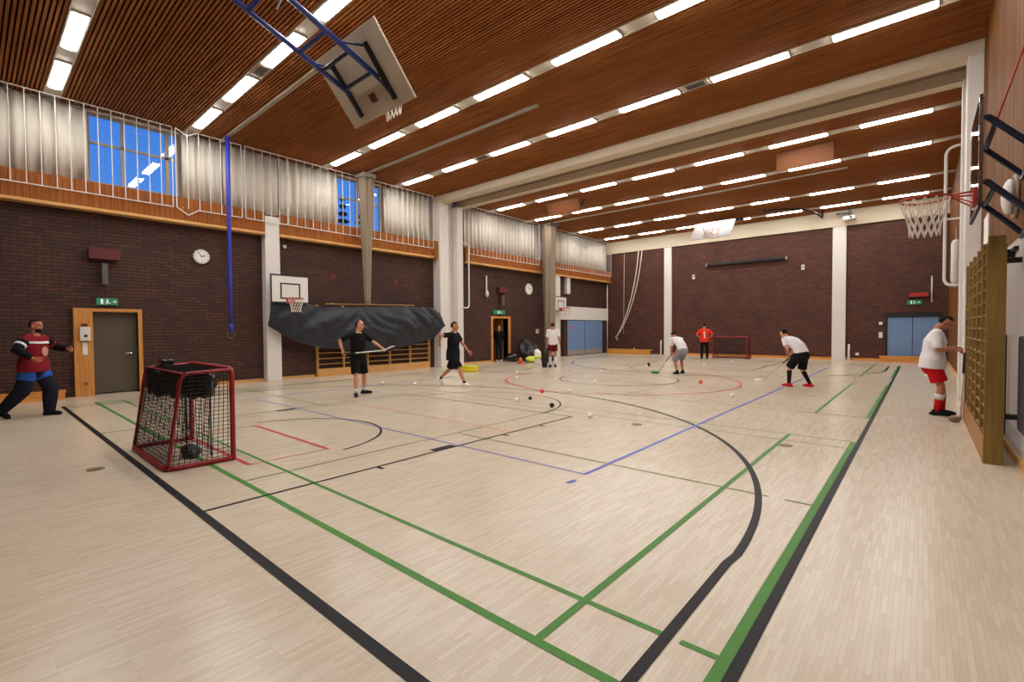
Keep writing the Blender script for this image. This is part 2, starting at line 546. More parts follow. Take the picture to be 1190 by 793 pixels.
def tree(x, y, h, r, label):
    t = thing('conifer_tree', label, 'tree', (x, y, -.12), random.random() * 6, 'conifers outside the window')
    bm = B(); loft(bm, [(0, 0, 0), (0, 0, h * .5), (0, 0, h * .98)], [.22, .13, .03], n=8); obj('trunk', bm, 'bark', t)
    bm = B()
    z = h * .22
    while z < h:
        f = 1 - (z - h * .2) / (h * .82)
        n = 11
        for k in range(n):
            a = k * 2 * PI / n + z * 1.7 + random.uniform(-.2, .2)
            l = r * f * random.uniform(.6, 1.15) + .12
            d = V((math.cos(a), math.sin(a), 0)); s = V((-d.y, d.x, 0))
            p0 = V((0, 0, z)); 
            q = [p0 + V((0, 0, .12)), p0 + d * l * .55 + s * l * .2 + V((0, 0, -.02)), p0 + d * l + V((0, 0, -.25 * l)), p0 + d * l * .55 - s * l * .2 + V((0, 0, -.02)), p0 + d * l * .5 + V((0, 0, -.28))]
            vs = [bm.verts.new(p) for p in q]
            for tri in ((0, 1, 2), (0, 2, 3), (1, 4, 2), (4, 3, 2), (0, 4, 1), (0, 3, 4)): bm.faces.new([vs[i] for i in tri])
        z += h * .045
    obj('foliage', bm, 'leaf', t)
tree(-30, 17.0, 10.9, 1.7, 'dark conifer seen in the left half of the far window pane')
tree(-35.5, 21.5, 11.4, 2.2, 'dark conifer with the lower top beside the window mullion')
tree(-29.5, 20.6, 10.4, 1.7, 'dark conifer behind the right half of the far window')
tree(-35, 17.5, 10.2, 1.9, 'low dark conifer at the left edge of the far window')

def curtain(y0, y1, label, z0=5.22):
    bm = B()
    n = int((y1 - y0) / .03)
    tp, bt = [], []
    ph = random.random() * 6
    for i in range(n + 1):
        y = y0 + (y1 - y0) * i / n
        x = XL - .02 + .035 * math.sin(y * 2 * PI / .24 + ph) + .018 * math.sin(y * 17 + ph * 2)
        tp.append(bm.verts.new((x, y, ZC - .06))); bt.append(bm.verts.new((x + .01 * math.sin(y * 9), y, z0)))
    for i in range(n): bm.faces.new((tp[i], tp[i + 1], bt[i + 1], bt[i]))
    o = obj('curtain', bm, 'curtain', smooth=True)
    md = o.modifiers.new('solid', 'SOLIDIFY'); md.thickness = .004
    tag(o, label, 'curtain', 'pleated window curtains')
curtain(YN + .05, 2.04, 'pleated beige curtain left of the blue window at the left edge')
curtain(4.0, 4.98, 'narrow pleated beige curtain between the blue window and the blue rope')
curtain(5.02, 6.6, 'darker hanging beige curtain right of the blue rope')
curtain(6.65, 8.62, 'pleated beige curtain left of the two-part window with trees')
curtain(10.5, 12.8, 'pleated beige curtain between the far window and the white column')
curtain(14.62, 17.2, 'pleated beige curtain just beyond the white column')
curtain(17.25, 19.75, 'pleated beige curtain above the round clock on the far brick')
curtain(20.65, 24.0, 'pleated beige curtain above the blue double door, nearer half')
curtain(24.05, 27.3, 'pleated beige curtain ending at the far brick wall')

def guard(y0, y1, label, zb=4.92, dip=None):
    t = thing('window_guard', label, 'window guard', (XL + .36, y0, 0), 0, 'white window guards')
    ln = y1 - y0
    def zz(y): return zb - (.17 if dip and abs(y - dip) < .13 else 0)
    bm = B()
    pts = [(0, 0, 7.04), (0, 0, zb), (0, ln, zb), (0, ln, 7.04), (0, 0, 7.04)]
    if dip: pts = pts[:2] + [(0, dip - .25, zb), (0, dip, zb - .17), (0, dip + .25, zb)] + pts[2:4] + [(0, dip + .25, 7.04), (0, dip, 6.9), (0, dip - .25, 7.04), (0, 0, 7.04)]
    for a, b in zip(pts, pts[1:]): loft(bm, [a, b], .014, n=6)
    # brackets back to the timber band
    for yy in (.15, ln / 2, ln - .15): loft(bm, [(0, yy, zb + .02), (-.1, yy, zb + .02)], .01, n=6)
    obj('frame', bm, 'white', t)
    n = max(1, round(ln / .255))
    first = None
    for i in range(1, n):
        if first is None:
            bm = B(); loft(bm, [(0, 0, zb), (0, 0, 7.04)], .011, n=6)
            first = obj('rod', bm, 'white', t); o = first
        else:
            o = first.copy(); C.objects.link(o); o.parent = t
        o.location = (0, ln * i / n, 0)
guard(YN + .1, 3.7, 'white rod window guard in front of the blue window')
guard(3.78, 5.4, 'white rod window guard with a dip, beside the blue rope', dip=.26)
guard(5.5, 6.72, 'short white rod window guard right of the blue rope')
guard(6.76, 9.42, 'white rod window guard before the far window with trees')
guard(9.62, 12.62, 'white rod window guard left of the white column')
guard(14.68, 19.72, 'white rod window guard beyond the white column')
guard(20.62, 27.3, 'white rod window guard ending at the far brick wall')

# door 1, grey leaf in an oak frame with a broad post
t = bpy.data.objects.new('door_1', None); C.objects.link(t); t['kind'] = 'structure'
bm = B(); bx(bm, XL - .2, XL - .15, D1[0], D1[1], .03, 2.1); obj('door_leaf', bm, 'greydoor', t, kind='structure')
bm = B()
bx(bm, XL - .02, XL + .1, 1.68, 2.04, 0, 2.16); bx(bm, XL - .3, XL + .04, D1[1], D1[1] + .09, 0, 2.16); bx(bm, XL - .3, XL + .05, D1[0] + .001, D1[1] - .001, 2.08, 2.16)
obj('door_frame', bm, 'oak', t, kind='structure', bevel=.006)
struct('light_block_behind_door', [(XL - .4, XL - .31, D1[0] - .3, D1[1] + .3, 0, 2.3)], 'dark')  # unseen box added to stop sky light leaking under the door
bm = B(); loft(bm, [(XL - .15, 2.82, 1.02), (XL - .1, 2.82, 1.02), (XL - .1, 2.7, 1.02)], .011, n=8); obj('door_handle', bm, 'chrome', t, kind='structure')
# doorway 2 with a corridor behind
t = bpy.data.objects.new('door_2', None); C.objects.link(t); t['kind'] = 'structure'
bm = B()
bx(bm, XL - .3, XL + .05, D2[0] - .12, D2[0], 0, 2.2); bx(bm, XL - .3, XL + .05, D2[1], D2[1] + .16, 0, 2.2); bx(bm, XL - .3, XL + .05, D2[0], D2[1], 2.1, 2.2)
obj('door_frame', bm, 'oak', t, kind='structure', bevel=.006)
bm = B(); bx(bm, XL - 1.3, XL - .32, D2[1] - .02, D2[1] + .03, .01, 2.08); obj('door_leaf', bm, 'oak', t, kind='structure')
struct('wall_corridor', [(XL - 2.4, XL - 2.3, 14.9, 19.2, 0, 2.6), (XL - 2.3, XL - .3, 14.8, 14.9, 0, 2.6), (XL - 2.3, XL - .3, 19.2, 19.3, 0, 2.6)], 'greydoor')
struct('ceiling_corridor', [(XL - 2.4, XL - .3, 14.8, 19.3, 2.6, 2.7)], 'concrete')
struct('wall_corridor_end', [(XL - .9, XL - .32, 16.2, 16.28, 0, 2.58)], 'concrete')
# blue double door with white panel above, on the left wall far end
t = bpy.data.objects.new('door_3', None); C.objects.link(t); t['kind'] = 'structure'
for k, (y0, y1) in enumerate(((22.75, 24.62), (24.68, 26.72))):
    bm = B(); bx(bm, XL, XL + .06, y0, y1, .03, 2.06); obj('door_leaf', bm, 'bluedoor', t, kind='structure', bevel=.01)
    bm = B(); bx(bm, XL + .06, XL + .066, y0 + .04, y1 - .04, .05, .3); obj('kick_plate', bm, 'grey', t, kind='structure')
bm = B(); bx(bm, XL, XL + .04, 24.62, 24.68, 0, 2.06); obj('door_gap', bm, 'black', t, kind='structure')
bm = B(); bx(bm, XL + .062, XL + .07, 23.25, 23.38, 1.55, 1.75); obj('door_notice', bm, 'redball', t, kind='structure')
struct('trim_lintel_left', [(XL, XL + .1, 21.78, 27.38, 2.1, 2.86)], 'white', .006)
struct('trim_jamb_left', [(XL, XL + .09, 22.3, 22.72, 0, 2.1), (XL, XL + .09, 26.76, 27.38, 0, 2.1)], 'brick_x')
# blue double door on the far wall
t = bpy.data.objects.new('door_4', None); C.objects.link(t); t['kind'] = 'structure'
for y0, y1 in ((-1.18, -.32), (-.3, .56)):
    bm = B(); bx(bm, y0, y1, YF - .05, YF, .02, 2.0); obj('door_leaf', bm, 'bluedoor', t, kind='structure', bevel=.008)
bm = B(); bx(bm, -1.24, -1.18, YF - .08, YF, 0, 2.06); bx(bm, .56, .62, YF - .08, YF, 0, 2.06); bx(bm, -1.24, .62, YF - .1, YF, 2.0, 2.2); obj('door_frame', bm, 'black', t, kind='structure')
bm = B(); loft(bm, [(-.4, YF - .05, 1.0), (-.4, YF - .1, 1.0), (-.5, YF - .1, 1.0)], .012, n=8); obj('door_handle', bm, 'chrome', t, kind='structure')

# ------------------------------------------------------------------ floor lines
LZ = [.0012]
def line_mesh(bm, pts, wd, z):
    pts = [V((p[0], p[1], 0)) for p in pts]
    n = len(pts)
    le, ri = [], []
    for i, p in enumerate(pts):
        t = (pts[min(i + 1, n - 1)] - pts[max(i - 1, 0)]).normalized()
        s = V((-t.y, t.x, 0)) * wd / 2
        le.append(bm.verts.new((p + s).to_tuple()[:2] + (z,))); ri.append(bm.verts.new((p - s).to_tuple()[:2] + (z,)))
    for i in range(n - 1): bm.faces.new((le[i], ri[i], ri[i + 1], le[i + 1]))
def marks(segs, m):
    bm = B()
    for pts, wd in segs:
        line_mesh(bm, pts, wd, LZ[0])
        LZ[0] += .00003
    obj('floor_markings', bm, m, kind='structure')
def arc(cx, cy, r, a0, a1, n=60):
    return [(cx + r * math.cos(math.radians(a0 + (a1 - a0) * i / n)), cy + r * math.sin(math.radians(a0 + (a1 - a0) * i / n))) for i in range(n + 1)]
XC = -7.17
def mir(p): return [(q[0], 25.27 - q[1]) for q in p]
# worn green cross lines of the badminton courts
ol, gr = [], []
for y0 in (1.85, 10.17, 18.5):
    y1 = y0 + 6.08
    near = y0 < 2
    (gr if near else ol).append(([(-13.95, y0), (-.69, y0)], .055))
    for seg in (((-13.95, y0 + .465), (-.955, y0 + .465)), ((-.9, y0 + .465), (-.7, y0 + .465))):
        (gr if near else ol).append((list(seg), .04))
    ol.append(([(-13.95, y1), (-.69, y1)], .045)); ol.append(([(-13.95, y1 - .465), (-.7, y1 - .465)], .035))
    ol.append(([(-13.95, y0 + 3.02), (-9.33, y0 + 3.02)], .035)); ol.append(([(-5.35, y0 + 3.02), (-1.06, y0 + 3.02)], .035)); ol.append(([(-.93, y0 + 3.02), (-.7, y0 + 3.02)], .035))
    for x in (-5.35, -9.33): ol.append(([(x, y0), (x, y1)], .035))
    gr.append(([(-13.25, y0), (-13.25, y1)], .045))
    gr.append(([(-.69, y0 - .25 if near else y0), (-.69, y1)], .06))
    gr.append(([(-13.95, y0), (-13.95, y1)], .06))
    gr.append(([(-1.46, y0), (-1.46, y1)], .05))
gr.append(([(-.69, -.4), (-.69, 2.0)], .06))
marks(ol, 'line_olive')
marks(gr, 'line_green')
marks([([(-9.2, 5.46), (-4.74, 5.46)], .035)], 'line_pink')
bk = [([(-13.72, 1.29), (-.6, 1.29)], .07), ([(-13.72, 24.0), (-.6, 24.0)], .06), ([(-.63, -.6), (-.63, 24.0)], .058),
      ([(-13.72, 1.29), (-13.72, 24.0)], .05)]
for f in (lambda p: p, mir):
    bk += [(f([(-4.73, 1.29), (-4.73, 7.07)]), .04), (f([(-9.6, 1.29), (-9.6, 7.07)]), .03), (f([(-9.6, 7.07), (-4.71, 7.07)]), .03)]
    bk += [(f([(-4.79, 3.94), (-4.79, 4.3)]), .15), (f([(-9.54, 3.94), (-9.54, 4.3)]), .13)]
    for ty in (3.06, 5.22, 6.1): bk += [(f([(-4.72, ty), (-4.6, ty)]), .05)]
    bk += [(f([(-.97, 1.29), (-.97, 3.3)] + arc(XC, 3.3, 6.22, 0, 180, 120)[1:] + [(-13.37, 1.29)]), .06)]
    bk += [(f(arc(XC, 7.07, 1.8, 0, 180)), .035)]
    bk += [(f(arc(XC, 3.02, 1.43, 8, 172)), .04)]
bk += [(arc(XC, 13.3, 1.8, 0, 360, 80), .045), ([(-13.72, 12.65), (-.63, 12.65)], .03)]
marks(bk, 'line_black')
marks([([(-8.36, 2.14), (-5.96, 2.14), (-5.96, 3.11), (-8.36, 3.11), (-8.36, 2.12)], .05), (arc(-7.1, 13.15, 3.45, 0, 360, 100), .06)], 'line_red')
marks([([(-11.75, 22.3), (-2.74, 22.3), (-2.74, 4.35), (-11.75, 4.35), (-11.75, 22.3)], .052), ([(-2.72, 3.98), (-2.71, 4.12)], .05)], 'line_blue')
def socket(x, y, label):
    bm = B(); bmesh.ops.create_circle(bm, cap_ends=True, radius=.085, segments=24)
    r = bmesh.ops.extrude_face_region(bm, geom=bm.faces[:])
    for v in r['geom']:
        if isinstance(v, bmesh.types.BMVert): v.co.z += .005
    o = obj('floor_socket', bm, 'brass'); o.location = (x, y, .0)
    tag(o, label, 'floor socket', 'round floor sockets')
socket(-7.15, .93, 'round dull brass floor socket left of the black baseline, behind the near goal')
socket(-3.52, 7.17, 'round dull brass floor socket inside the blue court corner')
socket(-1.36, 7.13, 'round dull brass floor socket at the end of the short green line, right')

# ------------------------------------------------------------------ basketball backboards
def hoop(parent, y0, z0, r=.225, col='rimred', netlen=.42, n=14, arm=True):
    """rim, bracket and net; y0 distance from the board plane (y=0) to the rim centre"""
    bm = B(); loft(bm, ring_pts((0, y0, z0), r, (1, 0, 0), (0, 1, 0), 28), .011, n=6, cap=False)
    for s in (-1, 1): loft(bm, [(s * .1, .02, z0), (s * .06, y0 - r * .96, z0)], .011, n=6)
    rim = obj('rim', bm, col, parent, smooth=True)
    bm = B(); bx(bm, -.13, .13, .0, .02, z0 - .14, z0 + .03)
    for s in (-1, 1):
        loft(bm, [(s * .1, .02, z0 - .12), (s * .05, y0 - r * .98, z0 - .01)], .009, n=6)
    obj('rim_bracket', bm, col, parent)
    bm = B()
    lev = [(0, 1), (.13, .86), (.22, .72), (.32, .62), (netlen, .6)]
    for s in (1, -1):
        for k in range(n):
            pts = []
            for i, (dz, f) in enumerate(lev):
                a = 2 * PI * (k + s * (i * .5)) / n
                pts.append((r * f * math.cos(a), y0 + r * f * math.sin(a), z0 - dz))
            loft(bm, pts, .006, n=4)
    obj('net', bm, 'net', parent)

def board(label, loc, rz, wd, ht, z0, rimz, back=.5, side_col='white'):
    t = thing('basketball_backboard', label, 'basketball hoop', loc, rz, 'basketball backboards')
    bm = B(); bx(bm, -wd / 2, wd / 2, -.035, 0, z0, z0 + ht); obj('panel', bm, 'white', t, bevel=.004)
    bm = B(); e = .045
    bx(bm, -wd / 2, wd / 2, 0, .004, z0, z0 + e); bx(bm, -wd / 2, wd / 2, 0, .004, z0 + ht - e, z0 + ht)
    for s in (-1, 1): bx(bm, s * (wd / 2 - e / 2) - e / 2, s * (wd / 2 - e / 2) + e / 2, 0, .004, z0 + e, z0 + ht - e)
    obj('border', bm, 'black', t)
    bm = B(); a, b, c = .285, z0 + .15 * ht, z0 + .66 * ht; e = .045
    bx(bm, -a, a, 0, .004, b, b + e); bx(bm, -a, a, 0, .004, c, c + e)
    for s in (-1, 1): bx(bm, s * a - e / 2, s * a + e / 2, 0, .004, b, c + e)
    obj('target_square', bm, 'black', t)
    hoop(t, .375, rimz)
    bm = B()
    for s in (-1, 1):
        for z in (z0 + .15, z0 + ht - .2):
            loft(bm, [(s * .3, -.035, z), (s * .2, -back, z - .0)], .02, n=8)
        loft(bm, [(s * .3, -.05, z0 + .02), (s * .3, -.05, z0 + ht - .05)], .022, n=8)
    obj('mounting_bracket', bm, 'black', t)
    return t
# two small boards on the left wall pillars, facing the hall (+X)
board('small white backboard over the dark tarpaulin, on the near left pillar', (XL + .74, 6.6, 0), -PI / 2, 1.2, .88, 2.42, 2.56, .45)
board('distant small white backboard on the far left pillar by the blue doors', (XL + .62, 21.3, 0), -PI / 2, 1.15, .8, 2.55, 2.7, .33)

def ceiling_board(label, cx, ybot, zbot, ytop, ztop, face, group=None):
    """a main-court board swung up on its frame; face=+1: front towards +Y"""
    t = thing('ceiling_basketball_frame', label, 'basketball hoop', (cx, ybot, zbot), 0 if face > 0 else PI, 'ceiling mounted basketball frames')
    hh = math.hypot(ytop - ybot, ztop - zbot)
    th = math.atan2(abs(ytop - ybot), ztop - zbot)
    R = Matrix.Rotation(th, 4, 'X')      # local up leans to -y, front +y turns upward
    def part(name, bm, m, **k):
        for v in bm.verts: v.co = R @ v.co
        return obj(name, bm, m, t, **k)
    wd = 1.8
    bm = B(); bx(bm, -.9, .9, -.04, 0, 0, hh); part('panel', bm, 'boardback' if face > 0 else 'boardface', bevel=.004)
    bm = B()
    for s in (-1, 1): bx(bm, s * .5 - .03, s * .5 + .03, -.1, -.04, .12, hh - .2)
    part('rear_rail', bm, 'black')
    bm = B(); bx(bm, -.09, .07, -.05, -.041, .22, .36); part('rim_mount_plate', bm, 'darkred')
    e = .05
    bm = B(); a, b, c = .3, .15, .6
    bx(bm, -a, a, 0, .004, b, b + e); bx(bm, -a, a, 0, .004, c, c + e)
    for s in (-1, 1): bx(bm, s * a - e / 2, s * a + e / 2, 0, .004, b, c + e)
    part('target_square', bm, 'rimred')
    n0 = len(t.children)
    hp = B()
    loft(hp, ring_pts((0, .375, .15), .225, (1, 0, 0), (0, 1, 0), 28), .011, n=6, cap=False)
    for s in (-1, 1): loft(hp, [(s * .1, 0, .15), (s * .06, .16, .15)], .011, n=6)
    part('rim', hp, 'rimred')
    # the net hangs straight down from the tilted rim
    hp = B()
    for s in (1, -1):
        for k in range(12):
            pts = []
            for i, (dz, f) in enumerate(((0, 1), (.12, .85), (.24, .7), (.36, .62))):
                a = 2 * PI * (k + s * i * .5) / 12
                p = R @ V((.225 * f * math.cos(a), .375 + .225 * f * math.sin(a), .15))
                pts.append((p.x, p.y, p.z - dz))
            loft(hp, pts, .007, n=4)
    obj('net', hp, 'net', t)
    # blue lifting frame: two long tubes to the ceiling, cross members, pivot struts
    back = (R @ V((0, -.1, hh * .42)))
    dirn = V((0, -1.0, .375)).normalized()
    zceil = ZC - zbot
    topk = (zceil - back.z) / dirn.z
    for s in (-1, 1):
        x = s * .42
        a = V((x, back.y, back.z)); b = a + dirn * (topk - .02)
        bm = B(); loft(bm, [a, b], .042, n=8); obj('lifting_tube', bm, 'blue', t, smooth=True, label='long blue tube')
        bm = B()
        loft(bm, [a + dirn * .1, V((s * .5, 0, 0)) + (R @ V((0, -.08, .2)))], .025, n=8)
        loft(bm, [a + dirn * .75, V((s * .5, 0, 0)) + (R @ V((0, -.08, hh - .25)))], .02, n=8)
        obj('strut', bm, 'iron', t)
    for k in (.12, .55, .95, 1.75, 3.0):
        if k > topk: continue
        p = V((0, back.y, back.z)) + dirn * k
        bm = B(); loft(bm, [p + V((-.42, 0, 0)), p + V((.42, 0, 0))], .03, n=8); obj('cross_tube', bm, 'blue' if k > .6 else 'iron', t)
    bm = B(); p = V((.42, back.y, back.z)) + dirn * 1.62
    loft(bm, [p, V((p.x, p.y, zceil))], .008, n=6); loft(bm, [p + V((-.42, .1, .0)), p + V((-.2, .15, .22))], .02, n=6)
    obj('hoist_cable', bm, 'chrome', t)
    bm = B()
    p = V((0, back.y, back.z)) + dirn * (topk - .05)
    bx(bm, -.6, .6, p.y - .06, p.y + .06, zceil - .1, zceil); obj('ceiling_bracket', bm, 'iron', t)
    return t
ceiling_board('raised white backboard seen from behind on a long blue ceiling frame', -7.12, 4.86, 5.35, 4.09, 6.27, 1)
ceiling_board('distant raised white backboard facing the camera below the far beam', -7.42, 22.45, 5.72, 23.25, 6.6, -1)

# clear board on the right wall, seen almost edge on
t = thing('wall_basketball_hoop', 'clear backboard with red rim and white net on folding arms, right wall', 'basketball hoop', (.42, 7.32, 0), PI / 2)
bm = B(); bx(bm, -.57, .57, -.015, 0, 2.82, 3.9); obj('panel', bm, 'acrylic', t, label='clear acrylic panel')
bm = B()
bx(bm, -.58, .58, -.022, .006, 2.79, 2.83); bx(bm, -.58, .58, -.02, .004, 3.9, 3.915)
obj('edge_strip', bm, 'black', t)
for s in (-1, 1):
    bm = B(); bx(bm, s * .52 - .012, s * .52 + .012, -.03, .004, 2.83, 3.9); obj('edge_rail', bm, 'chrome', t)
hoop(t, .41, 3.05, .228)
for zt in (3.7, 3.05):
    for s in (-1, 1):
        bm = B(); loft(bm, [(s * .5, -.02, zt), (s * .5, -.06, zt), (s * .5, -.42, zt - .42)], .03, n=8)
        obj('folding_arm', bm, 'iron', t)
    bm = B(); loft(bm, [(-.5, -.12, zt - .06), (.5, -.12, zt - .06)], .024, n=8); obj('cross_tube', bm, 'iron', t)
bm = B(); loft(bm, [(-.5, -.12, zt + .58), (-.5, -.42, 4.75)], .009, n=6); obj('stay_rod', bm, 'rimred', t)
bm = B(); bx(bm, -.6, .6, -.43, -.405, 2.58, 2.66); bx(bm, -.6, .6, -.43, -.405, 3.24, 3.31); obj('wall_plate', bm, 'iron', t)

# ------------------------------------------------------------------ wall bars
def wall_bars(label, loc, rz, length, height, nb, deep, nr, z0, z1, pm, rm, kick):
    """local x along the wall, y out of the wall"""
    t = thing('wall_bars', label, 'wall bars', loc, rz, 'gym wall bars')
    for i in range(nb + 1):
        x = length * i / nb
        bm = B(); bx(bm, x - .02, x + .02, .0, deep, 0, height); obj('upright', bm, pm, t, bevel=.004)
    bm0 = None
    for k in range(nr):
        z = z0 + (z1 - z0) * k / (nr - 1)
        if bm0 is None:
            bm = B(); loft(bm, [(0, deep - .03, 0), (length, deep - .03, 0)], [(.022, .016)] * 2, n=8); bm0 = obj('rung', bm, rm, t, smooth=True); o = bm0
        else:
            o = bm0.copy(); C.objects.link(o); o.parent = t
        o.location = (0, 0, z)
    bm = B(); bx(bm, 0, length, deep - .002, deep + .014, 0, kick); obj('kick_board', bm, 'oak_y' if rm != 'rung' else 'kick', t)
    return t
wall_bars('long low wall bars showing below the dark tarpaulin on the left wall', (XL, 12.56, 0), -PI / 2, 4.8, 2.45, 5, .13, 11, .42, 2.32, 'oak_y', 'oak_y', .27)
t = wall_bars('tall brown wall bars on the right wall beside the man in red shorts', (.70, 7.66, 0), PI / 2, 3.5, 2.6, 5, .14, 15, .3, 2.48, 'ladder', 'rung', .3)
bm = B(); bx(bm, -.045, .0, -.01, .15, .0, 2.5); obj('end_post', bm, 'ladder', t)
for z in (.5, 2.3):
    for x in (.2, 1.75, 3.3):
        bm = B(); bx(bm, x - .03, x + .03, -.15, 0, z, z + .06); obj('wall_bracket', bm, 'black', t)

# ------------------------------------------------------------------ tarpaulin over the left wall bars
top_c = [(6.05, 2.44), (6.9, 2.5), (7.6, 2.34), (8.6, 2.36), (10.0, 2.43), (11.4, 2.46), (12.3, 2.46), (12.75, 2.25), (13.0, 1.78)]
bot_c = [(6.0, 1.72), (6.5, 1.4), (7.0, 1.15), (7.8, .98), (8.9, .86), (10.0, .74), (11.2, .95), (12.5, 1.25), (12.95, 1.7)]
def interp(c, s):
    f = s * (len(c) - 1); i = min(int(f), len(c) - 2); f -= i
    return V((c[i][0] * (1 - f) + c[i + 1][0] * f, c[i][1] * (1 - f) + c[i + 1][1] * f))
bm = B(); NU, NV = 150, 40
gridv = []
for i in range(NU + 1):
    s = i / NU
    a, b = interp(top_c, s), interp(bot_c, s)
    col = []
    for j in range(NV + 1):
        q = j / NV
        p = a.lerp(b, q)
        env = math.sin(PI * min(1, .12 + q * .9)) * (.4 + .6 * math.sin(PI * s))
        u = p.x * 1.0 - (p.y - 2.3) * (1.3 if p.x < 9 else -1.2)
        u += .8 * noise.noise(V((p.x * .5, p.y * .7, 1.0)))
        amp = .5 + .9 * abs(noise.noise(V((p.x * .45, p.y * .8, 7.0))))
        fold = (.06 * math.sin(u * 5.2 + 1.5 * math.sin(p.x)) + .035 * math.sin(u * 11 + p.y * 2)) * env * amp + .07 * noise.noise(V((p.x * 1.6, p.y * 2.6, 3.0))) + .02 * noise.noise(V((p.x * 6, p.y * 7, 3.0)))
        x = -14.99 + .22 * env + fold
        col.append(bm.verts.new((max(x, -15.05 + .02 * q), p.x, p.y)))
    gridv.append(col)
for i in range(NU):
    for j in range(NV): bm.faces.new((gridv[i][j], gridv[i + 1][j], gridv[i + 1][j + 1], gridv[i][j + 1]))
o = obj('tarpaulin', bm, 'tarp', smooth=True)
md = o.modifiers.new('solid', 'SOLIDIFY'); md.thickness = .006; md.offset = 0
tag(o, 'large dark charcoal tarpaulin slung along the left wall over the wall bars', 'tarpaulin')
bm = B(); loft(bm, [(-15.3, 8.0, 2.48), (-15.3, 11.7, 2.55)], .013, n=8)
for y in (8.3, 11.4): loft(bm, [(XL, y, 2.5), (-15.3, y, 2.5)], .015, n=6)
tag(obj('hanging_rail', bm, 'oak_y'), 'thin pale rail on the brick along the top of the tarpaulin', 'rail')

# ------------------------------------------------------------------ gathered curtains and ropes on the left
def bundle(name, label, cat, x, y, z0, z1, r0_, r1_, m, hw='grey'):
    t = thing(name, label, cat, (x, y, 0))
    bm = B(); n = 28; rings = []
    for i in range(25):
        q = i / 24
        z = z1 + (z0 - z1) * q
        r = r0_ + (r1_ - r0_) * q
        rings.append([bm.verts.new(((r * (1 + .22 * math.sin(7 * a + q * 1.2) + .06 * math.sin(13 * a + 4 * q))) * math.cos(a), (r * (1 + .22 * math.sin(7 * a + q * 1.2))) * math.sin(a), z)) for a in [2 * PI * k / n for k in range(n)]])
    for i in range(24):
        for k in range(n): bm.faces.new((rings[i][k], rings[i][(k + 1) % n], rings[i + 1][(k + 1) % n], rings[i + 1][k]))
    bm.faces.new(rings[0]); bm.faces.new(rings[-1][::-1])
    obj('gathered_cloth', bm, m, t, smooth=True)
    bm = B(); bx(bm, -r0_ * 1.05, r0_ * 1.05, -r0_ * 1.05, r0_ * 1.05, z1 - .02, z1 + .12); obj('rail_carriage', bm, hw, t, bevel=.01)
    return t
bundle('divider_net', 'tall bundled taupe divider net hanging at the far window, thin at its foot', 'divider net', -14.85, 9.32, 2.5, 6.93, .24, .085, 'bundle')
bundle('divider_curtain', 'thick taupe divider curtain gathered floor to ceiling near the far clock', 'divider curtain', -14.75, 20.03, .35, 6.93, .33, .24, 'bundle', 'grill')
t = thing('climbing_rope', 'bright blue gathered rope hanging from the ceiling rail before the left windows', 'rope', (-14.85, 4.93, 0))
bm = B(); loft(bm, [(0, 0, 7.05), (.0, 0, 5), (-.02, 0, 3), (-.03, .0, 1.75)], [.06, .055, .05, .045], n=10); obj('rope', bm, 'ropeblue', t, smooth=True)
bm = B(); loft(bm, [(-.03, 0, 1.78), (-.03, 0, 1.7), (-.03, 0, 1.56)], [.05, .06, .065], n=10); obj('weighted_end', bm, 'ropeblue', t, smooth=True)
bm = B(); loft(bm, ring_pts((-.03, 0, 1.46), .1, (0, 1, 0), (0, 0, 1), 20), .014, n=6, cap=False); obj('ring', bm, 'grill', t, smooth=True)

def bent_rail(label, pts, back):
    t = thing('bent_rail', label, 'rail', (0, 0, 0))
    bm = B(); loft(bm, pts, .032, n=8); obj('tube', bm, 'white', t, smooth=True)
    bm = B()
    for a, b in back: loft(bm, [a, b], .024, n=8)
    obj('standoff', bm, 'white', t)
def bend(pts, r=.18, n=5):
    out = [V(pts[0])]
    for a, b, c in zip(pts, pts[1:], pts[2:]):
        a, b, c = V(a), V(b), V(c)
        p = b + (a - b).normalized() * r; q = b + (c - b).normalized() * r
        for i in range(n + 1):
            s = i / n
            out.append(p * (1 - s) ** 2 + b * 2 * s * (1 - s) + q * s * s)
    return out + [V(pts[-1])]
bent_rail('white bent tube rail on the right column above the bowing man', bend([(.62, 14.5, 5.6), (.37, 14.6, 5.6), (.37, 14.6, 2.5), (.62, 14.5, 2.5)]), [((.37, 14.6, 4.0), (.86, 14.6, 4.0)), ((.6, 14.5, 5.6), (.86, 14.5, 5.6)), ((.6, 14.5, 2.5), (.86, 14.5, 2.5))])
bent_rail('white bent tube rail on the far side of the left white column', bend([(-15.02, 14.1, 5.3), (-15.02, 14.46, 5.3), (-15.02, 14.46, 2.52), (-15.02, 14.1, 2.52)]), [((-15.02, 14.1, 5.3), (-15.1, 14.1, 5.3)), ((-15.02, 14.1, 2.52), (-15.1, 14.1, 2.52))])
bm = B(); loft(bm, [(-15.17, 14.27, .6), (-15.17, 14.27, 6.8)], .04, n=8)
tag(obj('black_pole', bm, 'black'), 'black vertical pole on the brick just right of the left white column', 'pole')
bm = B(); loft(bm, bend([(.72, 14.75, 1.2), (.72, 14.75, 2.9), (.72, 14.78, 3.6)], .2), [.1] * 8, n=10)
t = thing('wall_cylinder', 'slim white cylinder on the wood panel beside the right bent rail', 'cylinder', (.64, 16.6, 2.75))
bm.free(); bm = B(); loft(bm, [(0, 0, 0), (0, 0, .95)], .1, n=12, dome=True); obj('body', bm, 'white', t, smooth=True)
bm = B(); loft(bm, [(0, 0, 1.0), (0, 0, 1.35)], .02, n=8); bx(bm, 0, .22, -.04, .04, .4, .48); obj('bracket', bm, 'grey', t)

